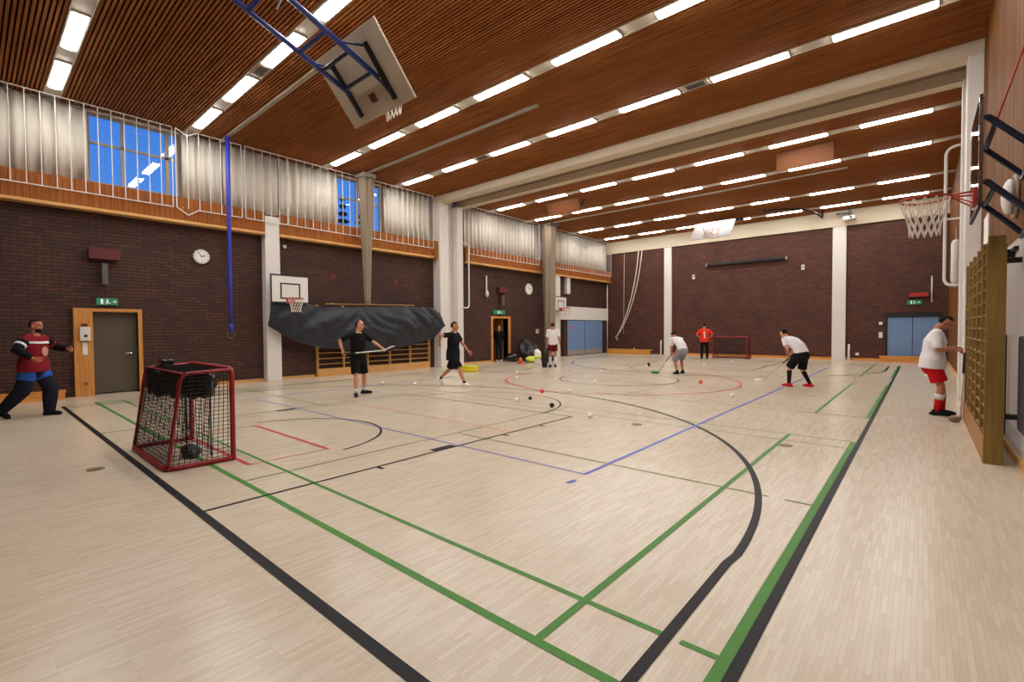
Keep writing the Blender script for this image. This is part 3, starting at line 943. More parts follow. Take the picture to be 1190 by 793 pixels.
# ------------------------------------------------------------------ floorball goals
def goal(label, loc, rz):
    t = thing('floorball_goal', label, 'goal', loc, rz, 'red floorball goals')
    W, H, D, DT = .82, 1.15, .68, .52
    def tube(name, pts, r=.03, m='red'):
        bm = B(); loft(bm, pts, r, n=10, dome=True); return obj(name, bm, m, t, smooth=True)
    z = .03
    fr = bend([(-W, 0, z), (-W, 0, H - .03), (W, 0, H - .03), (W, 0, z)], .09)
    tube('front_frame', fr)
    tube('base_frame', bend([(-W, 0, z), (-W, -D, z), (W, -D, z), (W, 0, z)], .12))
    for s in (-1, 1):
        tube('side_tube', bend([(s * (W - .01), -.01, H - .04), (s * (W - .02), -DT, H - .06), (s * (W - .01), -D + .02, z)], .1), .02)
    tube('rear_tube', [(-W + .05, -DT + .02, H - .06), (W - .05, -DT + .02, H - .06)], .014)
    def seg(bm, a, b, r=.004): loft(bm, [a, b], r, n=3, cap=False)
    bm = B()
    st = .05
    def panel(fn, nu, nv):
        for i in range(nu + 1): seg(bm, fn(i / nu, 0), fn(i / nu, 1))
        for j in range(nv + 1): seg(bm, fn(0, j / nv), fn(1, j / nv))
    panel(lambda u, v: V((-W + 2 * W * u, -D + (D - DT) * v + .0, z + (H - .09) * v)), 32, 23)
    panel(lambda u, v: V((-W + 2 * W * u, -DT * (1 - v), H - .06 + .02 * v)), 32, 7)
    for s in (-1, 1):
        panel(lambda u, v: V((s * W, -(D * (1 - v) + DT * v) * u, z + (H - .09) * v)), 12, 23)
    obj('net', bm, 'blacknet', t)
    bm = B()
    def fn(u, v): return V((-W + .1 + 2 * (W - .1) * u, -.22 + .05 * math.sin(u * 9), .05 + (H - .15) * v))
    for i in range(29): seg(bm, fn(i / 28, 0), fn(i / 28, 1))
    for j in range(21): seg(bm, fn(0, j / 20), fn(1, j / 20))
    obj('drop_net', bm, 'blacknet', t)
    return t
goal('red floorball goal nearest the camera with a black bag slung inside', (-7.17, 2.1, 0), 0)
goal('distant red floorball goal standing by the far brick wall', (-7.35, 25.35, 0), PI)

def blob(name, label, cat, c, r, m, amp=.25, fr=4.0, seed=0.0, rz=0, seg=32, group=None, flat=None):
    bm = B(); vs = ell(bm, (0, 0, 0), r, seg=seg, rings=seg // 2)
    for v in vs:
        k = 1 + amp * noise.noise(V((v.co.x * fr, v.co.y * fr, v.co.z * fr + seed)))
        v.co *= k
        v.co.z = max(v.co.z, -r[2] * .98)
    o = obj(name, bm, m, smooth=True)
    o.location = c; o.rotation_euler = (0, 0, rz)
    return tag(o, label, cat, group)
# bag slung under the top rear tube of the near goal
t = thing('equipment_bag', 'black shiny bag slung below the top of the near red goal', 'bag', (-7.3, 1.8, .8), .31)
bm = B(); NB = 40
rows = []
for j in range(15):
    q = j / 14; a = PI * (q - .5)
    rows.append([bm.verts.new((-.56 + 1.12 * i / NB, .1 * math.cos(a) * (1 + .3 * math.sin(i * .7)) * (0.35 if False else 1) + .025 * math.sin(i * 1.1 + j), .15 * math.sin(a) * 1.05 + .1 + .03 * math.sin(i * .55))) for i in range(NB + 1)])
back = [[bm.verts.new((v.co.x, -.07 + .012 * math.sin(i * .9), v.co.z)) for i, v in enumerate(r)] for r in rows]
for A in (rows, back):
    for j in range(14):
        for i in range(NB): bm.faces.new((A[j][i], A[j][i + 1], A[j + 1][i + 1], A[j + 1][i]))
for j in range(14):
    for i in (0, NB): bm.faces.new((rows[j][i], rows[j + 1][i], back[j + 1][i], back[j][i]))
for i in range(NB):
    for j in (0, 14): bm.faces.new((rows[j][i], rows[j][i + 1], back[j][i + 1], back[j][i]))
obj('body', bm, 'gloss', t, smooth=True)
bm = B()
for x in (-.3, .3): loft(bm, [(x, .0, .24), (x, -.03, .28), (x, -.06, .24)], .012, n=6)
obj('strap', bm, 'black', t)
t = thing('goal_pouch', 'small black pouch lying on top of the near red goal', 'pouch', (-7.86, 1.78, 1.115))
bm = B(); bx(bm, -.13, .13, -.07, .07, 0, .085); obj('body', bm, 'gloss', t, bevel=.02)
bm = B(); bx(bm, -.07, .05, -.08, -.068, .03, .05); obj('zip', bm, 'chrome', t)
blob('goalie_glove', 'black crumpled glove on the floor inside the near red goal', 'glove', (-6.95, 1.8, .08), (.2, .1, .08), 'black', .5, 6.0)

# ------------------------------------------------------------------ benches along the walls
def bench(label, loc, rz, ln, h, d, m='oak_x'):
    t = thing('low_bench', label, 'bench', loc, rz, 'low wooden benches')
    bm = B(); bx(bm, -ln / 2, ln / 2, -d / 2, d / 2, h - .035, h); obj('seat', bm, m, t, bevel=.005)
    for s in (-1, 1):
        bm = B(); bx(bm, s * (ln / 2 - .2) - .03, s * (ln / 2 - .2) + .03, -d / 2 + .03, d / 2 - .03, 0, h - .035); obj('leg', bm, m, t)
    bm = B(); bx(bm, -ln / 2 + .02, ln / 2 - .02, -d / 2, -d / 2 + .025, .0, h - .035); obj('apron', bm, m, t)
bench('low wooden bench in the far left corner beside the blue door', (-13.55, 26.6, 0), 0, 2.9, .3, .35)
bench('low wooden bench at the foot of the far right blue door', (-.45, 27.05, 0), 0, 2.0, .27, .3)
bench('low wooden bench along the left wall behind the walking goalkeeper', (XL + .2, .55, 0), PI / 2, 1.9, .2, .3)

# ------------------------------------------------------------------ things on the walls
def clock(label, loc, rz, r):
    t = thing('wall_clock', label, 'clock', loc, rz, 'round wall clocks')
    bm = B(); loft(bm, [(0, 0, 0), (0, .05, 0)], r, n=32); obj('case', bm, 'grey', t, smooth=False)
    bm = B(); loft(bm, [(0, .05, 0), (0, .055, 0)], r * .92, n=32); obj('dial', bm, 'paper', t)
    bm = B()
    for k in range(12):
        a = 2 * PI * k / 12
        R = Matrix.Rotation(a, 4, 'Y')
        bx(bm, -.007, .007, .055, .058, r * .72, r * .86, R)
    obj('hour_mark', bm, 'black', t)
    for a, l, wd in ((-70, .5, .011), (35, .75, .008)):
        R = Matrix.Rotation(math.radians(a), 4, 'Y')
        bm = B(); bx(bm, -wd, wd, .058, .062, -.02, r * l, R); obj('hand', bm, 'black', t)
clock('round white wall clock on the near left brick beside the blue rope', (XL, 4.42, 3.7), -PI / 2, .21)
clock('round white wall clock on the far left brick beside the taupe curtain', (XL, 19.25, 3.66), -PI / 2, .3)

def loudspeaker(label, y, z):
    t = thing('wall_loudspeaker', label, 'loudspeaker', (XL, y, z), -PI / 2, 'grey wall loudspeakers')
    bm = B(); bx(bm, -.06, .06, .08, .2, -.26, .26); obj('column_case', bm, 'grill', t, bevel=.01)
    bm = B(); bx(bm, -.03, .03, 0, .08, -.03, .03); obj('bracket', bm, 'black', t)
    bm = B(); bx(bm, -.3, .3, 0, .22, .36, .62); obj('shelf_box', bm, 'darkred', t, bevel=.005)
loudspeaker('narrow grey loudspeaker below a dark box on the near left brick', 2.28, 3.02)
loudspeaker('narrow grey loudspeaker below a dark red box by the open doorway', 17.1, 2.98)

def exit_sign(label, loc, rz, w_=.42, h_=.17):
    t = thing('exit_sign', label, 'exit sign', loc, rz, 'green exit signs')
    bm = B(); bx(bm, -w_ / 2, w_ / 2, 0, .06, 0, h_); obj('sign_box', bm, 'green_sign', t, bevel=.006)
    bm = B()
    k = h_
    # running figure, door and arrow
    R = Matrix.Translation((0, .062, 0))
    ell(bm, (-.0, .063, k * .78), (.016, .004, .018), seg=10, rings=6)
    loft(bm, [(0, .063, k * .68), (-.01, .063, k * .42)], .014, n=6)
    loft(bm, [(-.01, .063, k * .42), (.025, .063, k * .3), (.02, .063, k * .12)], .009, n=6)
    loft(bm, [(-.01, .063, k * .42), (-.035, .063, k * .28), (-.06, .063, k * .26)], .009, n=6)
    loft(bm, [(0, .063, k * .64), (.035, .063, k * .5)], .007, n=6)
    bx(bm, .08, .13, .06, .066, k * .14, k * .86)
    bx(bm, -.17, -.1, .06, .066, k * .45, k * .55)
    loft(bm, [(-.14, .063, k * .72), (-.175, .063, k * .5), (-.14, .063, k * .28)], .007, n=6)
    obj('pictogram', bm, 'white_sign', t)
exit_sign('green exit sign above the grey door at the left', (XL, 2.33, 2.25), -PI / 2)
exit_sign('green exit sign above the open oak doorway', (XL, 16.95, 2.3), -PI / 2, .8, .2)
exit_sign('pale green exit sign above the far right blue door', (-.26, YF, 2.55), PI, .5, .2)
t = thing('alarm_box', 'dark red box above the exit sign of the far right door', 'box', (-.12, YF, 2.86), PI)
bm = B(); bx(bm, -.36, .36, 0, .2, 0, .22); obj('case', bm, 'darkred', t, bevel=.01)
bm = B(); bx(bm, -.3, .3, .2, .205, .03, .19); obj('front_panel', bm, 'rimred', t)

t = thing('soap_dispenser', 'white dispenser on the broad oak post of the left door', 'dispenser', (XL + .1, 1.88, 1.36), -PI / 2)
bm = B(); bx(bm, -.1, .1, 0, .09, 0, .34); obj('case', bm, 'white', t, bevel=.015)
bm = B(); loft(bm, [(-.01, .09, .12), (-.01, .1, .12)], .035, n=14); obj('sensor', bm, 'black', t)
bm = B(); bx(bm, -.05, .05, .0, .05, .36, .42); obj('top_clip', bm, 'darkred', t)
bm = B(); bx(bm, -.045, .045, 0, .01, 0, .3)
o = obj('paper_notice', bm, 'paper'); o.location = (XL + .1, 1.88, 1.02); o.rotation_euler = (0, 0, -PI / 2); tag(o, 'narrow white notice below the dispenser on the oak post', 'notice')
bm = B(); bx(bm, -.04, .04, 0, .02, 0, .06)
o = obj('wall_socket', bm, 'brass', bevel=.004); o.location = (XL + .1, 1.88, .28); o.rotation_euler = (0, 0, -PI / 2); tag(o, 'small brown socket low on the oak post of the left door', 'socket')

t = thing('wall_horn', 'white pipe with a bulb end on the brick beyond the white column', 'wall fitting', (XL, 16.05, 3.1), -PI / 2)
bm = B(); loft(bm, [(0, .06, .3), (0, .06, 1.0)], .035, n=8); obj('pipe', bm, 'white', t)
bm = B(); ell(bm, (0, .09, .15), (.09, .09, .17)); obj('bulb', bm, 'white', t, smooth=True)
bm = B(); loft(bm, [(0, .02, .35), (-.4, .02, .38), (-.9, .02, .6), (-1.35, .02, .95)], .014, n=6); obj('cable', bm, 'black', t)

# dark roller screen case, small lamps and ropes on the far wall
t = thing('projection_screen', 'long black screen case mounted high on the far brick wall', 'projection screen', (-7.2, YF - .01, 5.1), PI)
bm = B(); bx(bm, -1.95, 1.95, .03, .17, -.07, .07); obj('case', bm, 'black', t, bevel=.02)
for s in (-1, 1):
    bm = B(); bx(bm, s * 1.97 - .03, s * 1.97 + .03, 0, .18, -.09, .09); obj('end_bracket', bm, 'grey', t)
def sensor(label, x, z):
    t = thing('motion_sensor', label, 'sensor', (x, YF, z), PI, 'small white wall sensors')
    bm = B(); bx(bm, -.07, .07, 0, .08, -.13, .13); obj('case', bm, 'white', t, bevel=.02)
    bm = B(); ell(bm, (0, .08, .03), (.04, .02, .05), seg=10, rings=6); obj('lens', bm, 'grill', t)
sensor('small white sensor on the far brick left of the long black case', -9.92, 4.5)
sensor('small white sensor on the far brick right of the long black case', -4.51, 4.56)
def switch(label, x, z, h):
    t = thing('light_switch', label, 'switch', (x, YF, z), PI)
    bm = B(); bx(bm, -.07, .07, 0, .05, -h / 2, h / 2); obj('plate', bm, 'white', t, bevel=.008)
    bm = B(); bx(bm, -.03, .03, .05, .06, -h / 4, h / 4); obj('rocker', bm, 'paper', t)
switch('small white switch left of the far right door, upper one', -1.42, 1.73, .14)
switch('taller white switch plate left of the far right door, lower one', -1.42, 1.2, .28)
switch('white socket plate low on the far brick right of the white pillar', -2.28, .3, .12)
def slender(name, label, cat, p0, p1, r, m):
    bm = B(); loft(bm, [p0, p1], r, n=8, dome=True); return tag(obj(name, bm, m, smooth=True), label, cat)
slender('wooden_pole', 'white pole leaning on the far wall just left of the white pillar', 'pole', (-11.86, YF - .06, .0), (-11.86, YF - .03, .8), .045, 'white')
slender('wooden_pole', 'white pole standing by the far wall just right of the right pillar', 'pole', (-2.6, YF - .06, .0), (-2.6, YF - .03, .72), .05, 'white')
slender('cable_duct', 'white vertical cable duct above the far right door', 'cable duct', (.31, YF - .02, 2.65), (.31, YF - .02, 3.75), .03, 'white')
def rope(label, pts, r):
    bm = B(); loft(bm, pts, r, n=6); tag(obj('climbing_rope', bm, 'net', smooth=True), label, 'rope', 'pale ropes on the far wall')
def sweep(p, n=12):
    out = []
    for i in range(n + 1):
        s = i / n
        out.append(V(p[0]) * (1 - s) ** 2 + V(p[1]) * 2 * s * (1 - s) + V(p[2]) * s * s)
    return out
rope('pale rope swept down to the left on the far brick, left strand of the pair', sweep([(-13.2, 27.15, 6.36), (-13.55, 27.2, 3.0), (-14.75, 27.25, 1.1)]), .028)
rope('pale rope swept down to the left on the far brick, right strand of the pair', sweep([(-12.98, 27.15, 6.36), (-13.35, 27.2, 3.0), (-14.68, 27.25, 1.12)]), .028)
rope('thin straight pale cord hanging in the far left corner', [(-14.25, 27.3, 6.36), (-14.3, 27.3, 1.2)], .012)
t = thing('rope_hook', 'pale hook holding the rope ends in the far left corner', 'hook', (-14.8, YF, 1.0), PI)
bm = B(); bx(bm, -.06, .06, 0, .06, -.2, .16); obj('plate', bm, 'grey', t)
bm = B(); loft(bm, [(0, .05, .0), (0, .2, .0), (0, .22, .1)], .02, n=6); obj('peg', bm, 'white', t)
bm = B(); loft(bm, bend([(XL + .14, 27.2, 0.02), (XL + .14, 27.2, 4.4)], .01), .03, n=8)
tag(obj('heating_pipe', bm, 'white', smooth=True), 'thin white vertical pipe in the far left corner', 'pipe')
t = thing('pillar_stub', 'short white post below the timber band left of the far corner', 'post', (XL, 22.7, 3.6), -PI / 2)
bm = B(); bx(bm, -.17, .17, 0, .2, 0, .92); obj('post', bm, 'white', t, bevel=.01)
bm = B(); bx(bm, -.12, .12, 0, .16, -.04, 0); obj('end_cap', bm, 'grey', t)
bm = B(); bx(bm, -.1, .1, 0, .07, -.12, .12)
o = obj('wall_thermostat', bm, 'white', bevel=.01); o.location = (XL, 19.95, 1.45); o.rotation_euler = (0, 0, -PI / 2); tag(o, 'small white box on the brick left of the taupe curtain', 'box')
bm = B(); ell(bm, (0, .05, 0), (.06, .05, .06)); bx(bm, -.03, .03, 0, .03, -.03, .03)
o = obj('security_camera', bm, 'white', smooth=True); o.location = (XL, 6.75, 4.28); o.rotation_euler = (0, 0, -PI / 2); tag(o, 'tiny white camera under the timber band right of the near pillar', 'camera')
for y, lab in ((8.4, 'left of the taupe net'), (11.0, 'right of the taupe net')):
    bm = B(); bx(bm, -.1, .1, 0, .02, -.1, .1)
    o = obj('junction_cover', bm, 'darkred', bevel=.004); o.location = (XL, y, 3.46); o.rotation_euler = (0, 0, -PI / 2); tag(o, 'dark red square cap on the left brick ' + lab, 'cover')
# ceiling fittings
def hatch(label, x0, x1, y, z0, lean):
    t = thing('ceiling_panel', label, 'ceiling panel', ((x0 + x1) / 2, y, z0), 0, 'plywood panels hung from the ceiling')
    a, h = (x1 - x0) / 2, ZC - .02 - z0
    bm = B(); vs = bx(bm, -a, a, -.015, .015, 0, h)
    for v in vs: v.co.y -= lean * v.co.z; v.co.x -= .12 * lean * 4 * v.co.z
    obj('panel', bm, 'ply', t, bevel=.004)
    for s in (-1, 1):
        bm = B(); loft(bm, [(s * a * .93, .02, .06), (s * a * .93, .32, h + .01)], .03, n=8); obj('support', bm, 'black', t)
hatch('plywood panel hung from the ceiling between light rows near the left curtains', -12.5, -10.85, 17.0, 6.52, .25)
hatch('plywood panel hung from the ceiling between light rows at the right', -3.53, -2.03, 16.9, 6.5, 0)
t = thing('projector', 'small projector hung under the far beam above the right pillar', 'projector', (-2.6, 26.9, 6.62))
bm = B(); bx(bm, -.22, .22, -.2, .2, -.08, .08); obj('body', bm, 'white', t, bevel=.02)
bm = B(); loft(bm, [(.08, -.2, 0), (.08, -.25, 0)], .05, n=14); obj('lens', bm, 'black', t)
bm = B(); loft(bm, [(0, 0, .08), (0, 0, .48)], .025, n=8); bx(bm, -.5, .1, -.06, .06, .22, .3); obj('hanger', bm, 'black', t)
bm = B(); loft(bm, [(-5.6, 24.4, 7.12), (-5.6, 24.4, 6.98)] + sweep([(-5.5, 24.4, 6.96), (-3.8, 24.4, 7.0), (-3.6, 26.2, 6.7)]) + [(-3.6, 26.5, 6.7), (-3.6, 26.6, 7.12)], .04, n=8)
tag(obj('cable_hose', bm, 'black', smooth=True), 'thick dark cable curving under the far ceiling lights', 'cable')

# right wall details
def notice(label, y, z, wd, ht):
    bm = B(); bx(bm, -wd / 2, wd / 2, 0, .012, -ht / 2, ht / 2)
    o = obj('paper_notice', bm, 'paper'); o.location = (XR, y, z); o.rotation_euler = (0, 0, PI / 2); tag(o, label, 'notice')
notice('white notice on the right wood panelling below the black arms', 11.9, 3.28, .75, .5)
t = thing('wall_lamp', 'white wall lamp on the right wood panelling between the black arms', 'lamp', (XR, 8.3, 3.14), PI / 2)
bm = B(); vs = ell(bm, (0, .07, 0), (.26, .07, .21)); obj('shade', bm, 'white', t, smooth=True)
bm = B(); loft(bm, ring_pts((0, .02, 0), .24, (1, 0, 0), (0, 0, 1), 24), .025, n=6, cap=False); obj('ring', bm, 'grey', t, smooth=True)
t = thing('wall_mat', 'dark navy padded mat on the pale right wall at the picture edge', 'mat', (XR, 7.1, .72), PI / 2)
bm = B(); bx(bm, -.35, .35, .0, .06, -.27, .75); obj('pad', bm, 'navy', t, bevel=.02)
bm = B(); bx(bm, -.36, -.3, .06, .075, .5, .56); bx(bm, -.36, -.3, .06, .075, .2, .26); obj('strap', bm, 'blue', t)
slender('heating_pipe', 'dark vertical pipe on the pale right wall behind the wall bars', 'pipe', (XR - .05, 8.75, .2), (XR - .05, 8.75, 1.45), .03, 'black')
t = thing('wall_bracket', 'small black steel bracket on the pale right wall near the top', 'bracket', (XR, 8.3, 2.5), PI / 2)
bm = B(); bx(bm, -.2, .2, 0, .04, -.02, .02); bx(bm, .1, .16, 0, .08, -.08, .02); obj('bar', bm, 'black', t)

# ------------------------------------------------------------------ bags and balls on the floor
def ball(label, x, y, m='ball', r=.045):
    bm = B(); ell(bm, (0, 0, 0), r, seg=14, rings=10)
    o = obj('floorball', bm, m, smooth=True); o.location = (x, y, r)
    return tag(o, label, 'ball', 'floorballs on the floor')
BALLS = [('white ball to the right of the feet of the man holding his stick level', -11.8, 7.84), ('white ball between the two men in black', -10.87, 8.3),
    ('white ball at the left tip of the red circle, nearer one', -9.61, 11.29), ('white ball at the left tip of the red circle, farther one', -10.91, 12.84),
    ('white ball inside the black centre circle, on its left side', -8.68, 14.94), ('white ball between the centre circle and the blue double door', -9.45, 17.22),
    ('white ball out in front of the far left bench', -10.42, 21.69), ('white ball beside the small black cap on the floor', -8.38, 18.0),
    ('white ball in the left part of the centre circle, nearest the camera there', -7.08, 11.77), ('white ball just left of the centre circle middle, on the floor', -8.01, 12.84),
    ('white ball a little right of the pink ball', -6.52, 9.66), ('white ball on the floor between the black circle tip and the blue corner', -4.41, 7.18),
    ('white ball left of the two black balls', -6.6, 7.75), ('white ball in front of the man in the red jersey', -6.87, 20.22),
    ('white ball in front of the far goal mouth', -6.41, 22.41), ('white ball inside the blue line below the bending man in black shorts', -3.23, 11.33),
    ('white ball on the floor left of the man in red shorts', .14, 19.7), ('white ball near the feet of the man in dark red shorts', -11.83, 19.2)]
for lab, x, y in BALLS: ball(lab, x, y)
ball('pink red ball left of the middle of the floor', -7.05, 9.24, 'redball', .05)
ball('orange red ball inside the red circle', -4.72, 13.59, 'redball', .055)
ball('black ball nearest the black circle tip', -5.58, 7.64, 'blackball', .05)
ball('black ball farther from the camera, left of the other', -6.57, 8.18, 'blackball', .042)
ball('white ball on top of the far left bench, left end', -13.2, 26.55); C.objects[-1].location.z = .337
bm = B(); loft(bm, [(0, 0, 0), (0, 0, .1), (0, 0, .16)], [.06, .06, .03], n=14); o = obj('drink_bottle', bm, 'black'); o.location = (-8.52, 18.45, 0); tag(o, 'small black bottle on the floor between the pillar and the far bench', 'bottle')
t = thing('marker_cone', 'orange cone standing left of the black kit bags', 'cone', (-13.76, 16.44, 0))
bm = B(); loft(bm, [(0, 0, .02), (0, 0, .3)], [.13, .025], n=20); obj('body', bm, 'orange', t, smooth=True)
bm = B(); bx(bm, -.15, .15, -.15, .15, 0, .02); obj('base', bm, 'orange', t)
# pile of kit against the wall
blob('kit_bag', 'large black kit bag heaped against the far left brick', 'bag', (-14.8, 18.3, .52), (.42, .62, .52), 'black', .75, 2.2, rz=.3)
blob('kit_bag', 'low black kit bag lying left of the heaped one', 'bag', (-14.9, 17.95 - .75, .22), (.3, .42, .22), 'gloss', .3, 3.0, seed=4)
blob('kit_bag', 'neon yellow bag lying in front of the black kit bags', 'bag', (-13.9, 17.5, .14), (.28, .34, .14), 'neon', .45, 4.0, seed=2)
blob('kit_bag', 'small black bag in front, right of the neon yellow one', 'bag', (-13.35, 18.2, .17), (.2, .28, .17), 'black', .4, 3.0, seed=8)
t = thing('stick_bag', 'tall white and black stick bag standing left of the man in dark red shorts', 'bag', (-12.78, 16.5, 0), .6)
bm = B(); loft(bm, [(0, 0, 0), (.0, 0, .2), (-.04, 0, .55), (-.1, 0, .68)], [(.15, .1), (.17, .12), (.15, .1), (.06, .05)], (1, 0, 0), n=14); obj('body', bm, 'paper', t, smooth=True)
bm = B(); loft(bm, [(.0, 0, .28), (-.02, 0, .4)], [(.185, .135), (.175, .13)], (1, 0, 0), n=14); obj('band', bm, 'neon', t, smooth=True)
bm = B(); loft(bm, [(.1, -.1, .5), (.16, -.16, .4), (.12, -.13, .2)], .014, n=6); obj('strap', bm, 'black', t)
t = thing('backpack', 'narrow black backpack standing beside the man in dark red shorts', 'bag', (-11.68, 15.5, 0), .5)
bm = B(); loft(bm, [(0, 0, 0), (0, 0, .3), (.03, 0, .62), (.05, 0, .8)], [(.1, .09), (.14, .12), (.13, .1), (.06, .05)], (1, 0, 0), n=14); obj('body', bm, 'black', t, smooth=True)
bm = B(); loft(bm, [(-.06, .1, .7), (-.08, .16, .5), (-.06, .11, .2)], .015, n=6); loft(bm, [(.06, .1, .7), (.08, .16, .5), (.06, .11, .2)], .015, n=6); obj('strap', bm, 'gloss', t)
t = thing('ball_basket', 'yellow ball tray on the floor behind the second man in black', 'basket', (-12.75, 12.3, 0), .4)
bm = B(); loft(bm, [(0, 0, 0), (0, 0, .03), (0, 0, .2)], [(.28, .2), (.3, .22), (.36, .27)], (1, 0, 0), n=20); obj('body', bm, 'yellow', t, smooth=True)
bm = B(); loft(bm, ring_pts((0, 0, .2), .3, (1.2, 0, 0), (0, .9, 0), 24), .02, n=6, cap=False); obj('rim', bm, 'neon', t, smooth=True)

# ------------------------------------------------------------------ people
def cloth(name, c, rough=.85): return mat(name, c, rough, var=.1, scale=14, spec=.2)
SKIN = mat('skin_light', (206, 146, 118), .6, var=.06, scale=20, spec=.3)
SKIN2 = mat('skin_warm', (186, 122, 94), .6, var=.06, scale=20, spec=.3)
FAB = {'black': cloth('black_jersey', (16, 16, 19)), 'white': cloth('white_shirt', (226, 222, 226)), 'red': cloth('bright_red_jersey', (226, 52, 34)), 'redshorts': cloth('red_shorts', (190, 24, 28)),
       'maroon': cloth('maroon_jersey', (128, 26, 36)), 'darkred': cloth('dark_red_shorts', (104, 18, 24)), 'grey': cloth('grey_shorts', (140, 140, 152)), 'blue': cloth('blue_pants', (46, 84, 166)),
       'navy': cloth('navy_cloth', (24, 26, 40)), 'shoewhite': cloth('white_shoe', (216, 214, 216), .6), 'hairdark': cloth('dark_hair', (30, 22, 18)), 'hairbrown': cloth('brown_hair', (66, 44, 30)),
       'eye': mat('eye_dark', (22, 16, 14), .3), 'lip': mat('lip', (150, 78, 68), .6)}

def fuse(bm, voxel, name, m, parent, smooth_it=4, label=None):
    """closed overlapping lofts become one continuous surface"""
    bmesh.ops.recalc_face_normals(bm, faces=bm.faces[:])
    me = bpy.data.meshes.new('tmp'); bm.to_mesh(me); bm.free()
    o = bpy.data.objects.new('tmp', me); C.objects.link(o)
    r = o.modifiers.new('r', 'REMESH'); r.mode = 'VOXEL'; r.voxel_size = voxel; r.use_smooth_shade = True
    s = o.modifiers.new('s', 'SMOOTH'); s.iterations = smooth_it; s.factor = .5
    dg = bpy.context.evaluated_depsgraph_get()
    m2 = bpy.data.meshes.new_from_object(o.evaluated_get(dg))
    bpy.data.objects.remove(o); bpy.data.meshes.remove(me)
    m2.name = name; m2.materials.clear(); m2.materials.append(m)
    for p in m2.polygons: p.use_smooth = True
    q = bpy.data.objects.new(name, m2); C.objects.link(q); q.parent = parent
    if label: q['label'] = label
    return q

def ik(a, tgt, l1, l2, pole):
    d = tgt - a; L_ = d.length
    if L_ > (l1 + l2) * .995:
        d = d * ((l1 + l2) * .995 / L_); L_ = d.length
    n = d.normalized()
    x = (l1 * l1 - l2 * l2 + L_ * L_) / (2 * L_)
    h = math.sqrt(max(0, l1 * l1 - x * x))
    p = (pole - n * pole.dot(n))
    p = p.normalized() if p.length > 1e-4 else V((0, 1, 0))
    return a + n * x + p * h, a + d

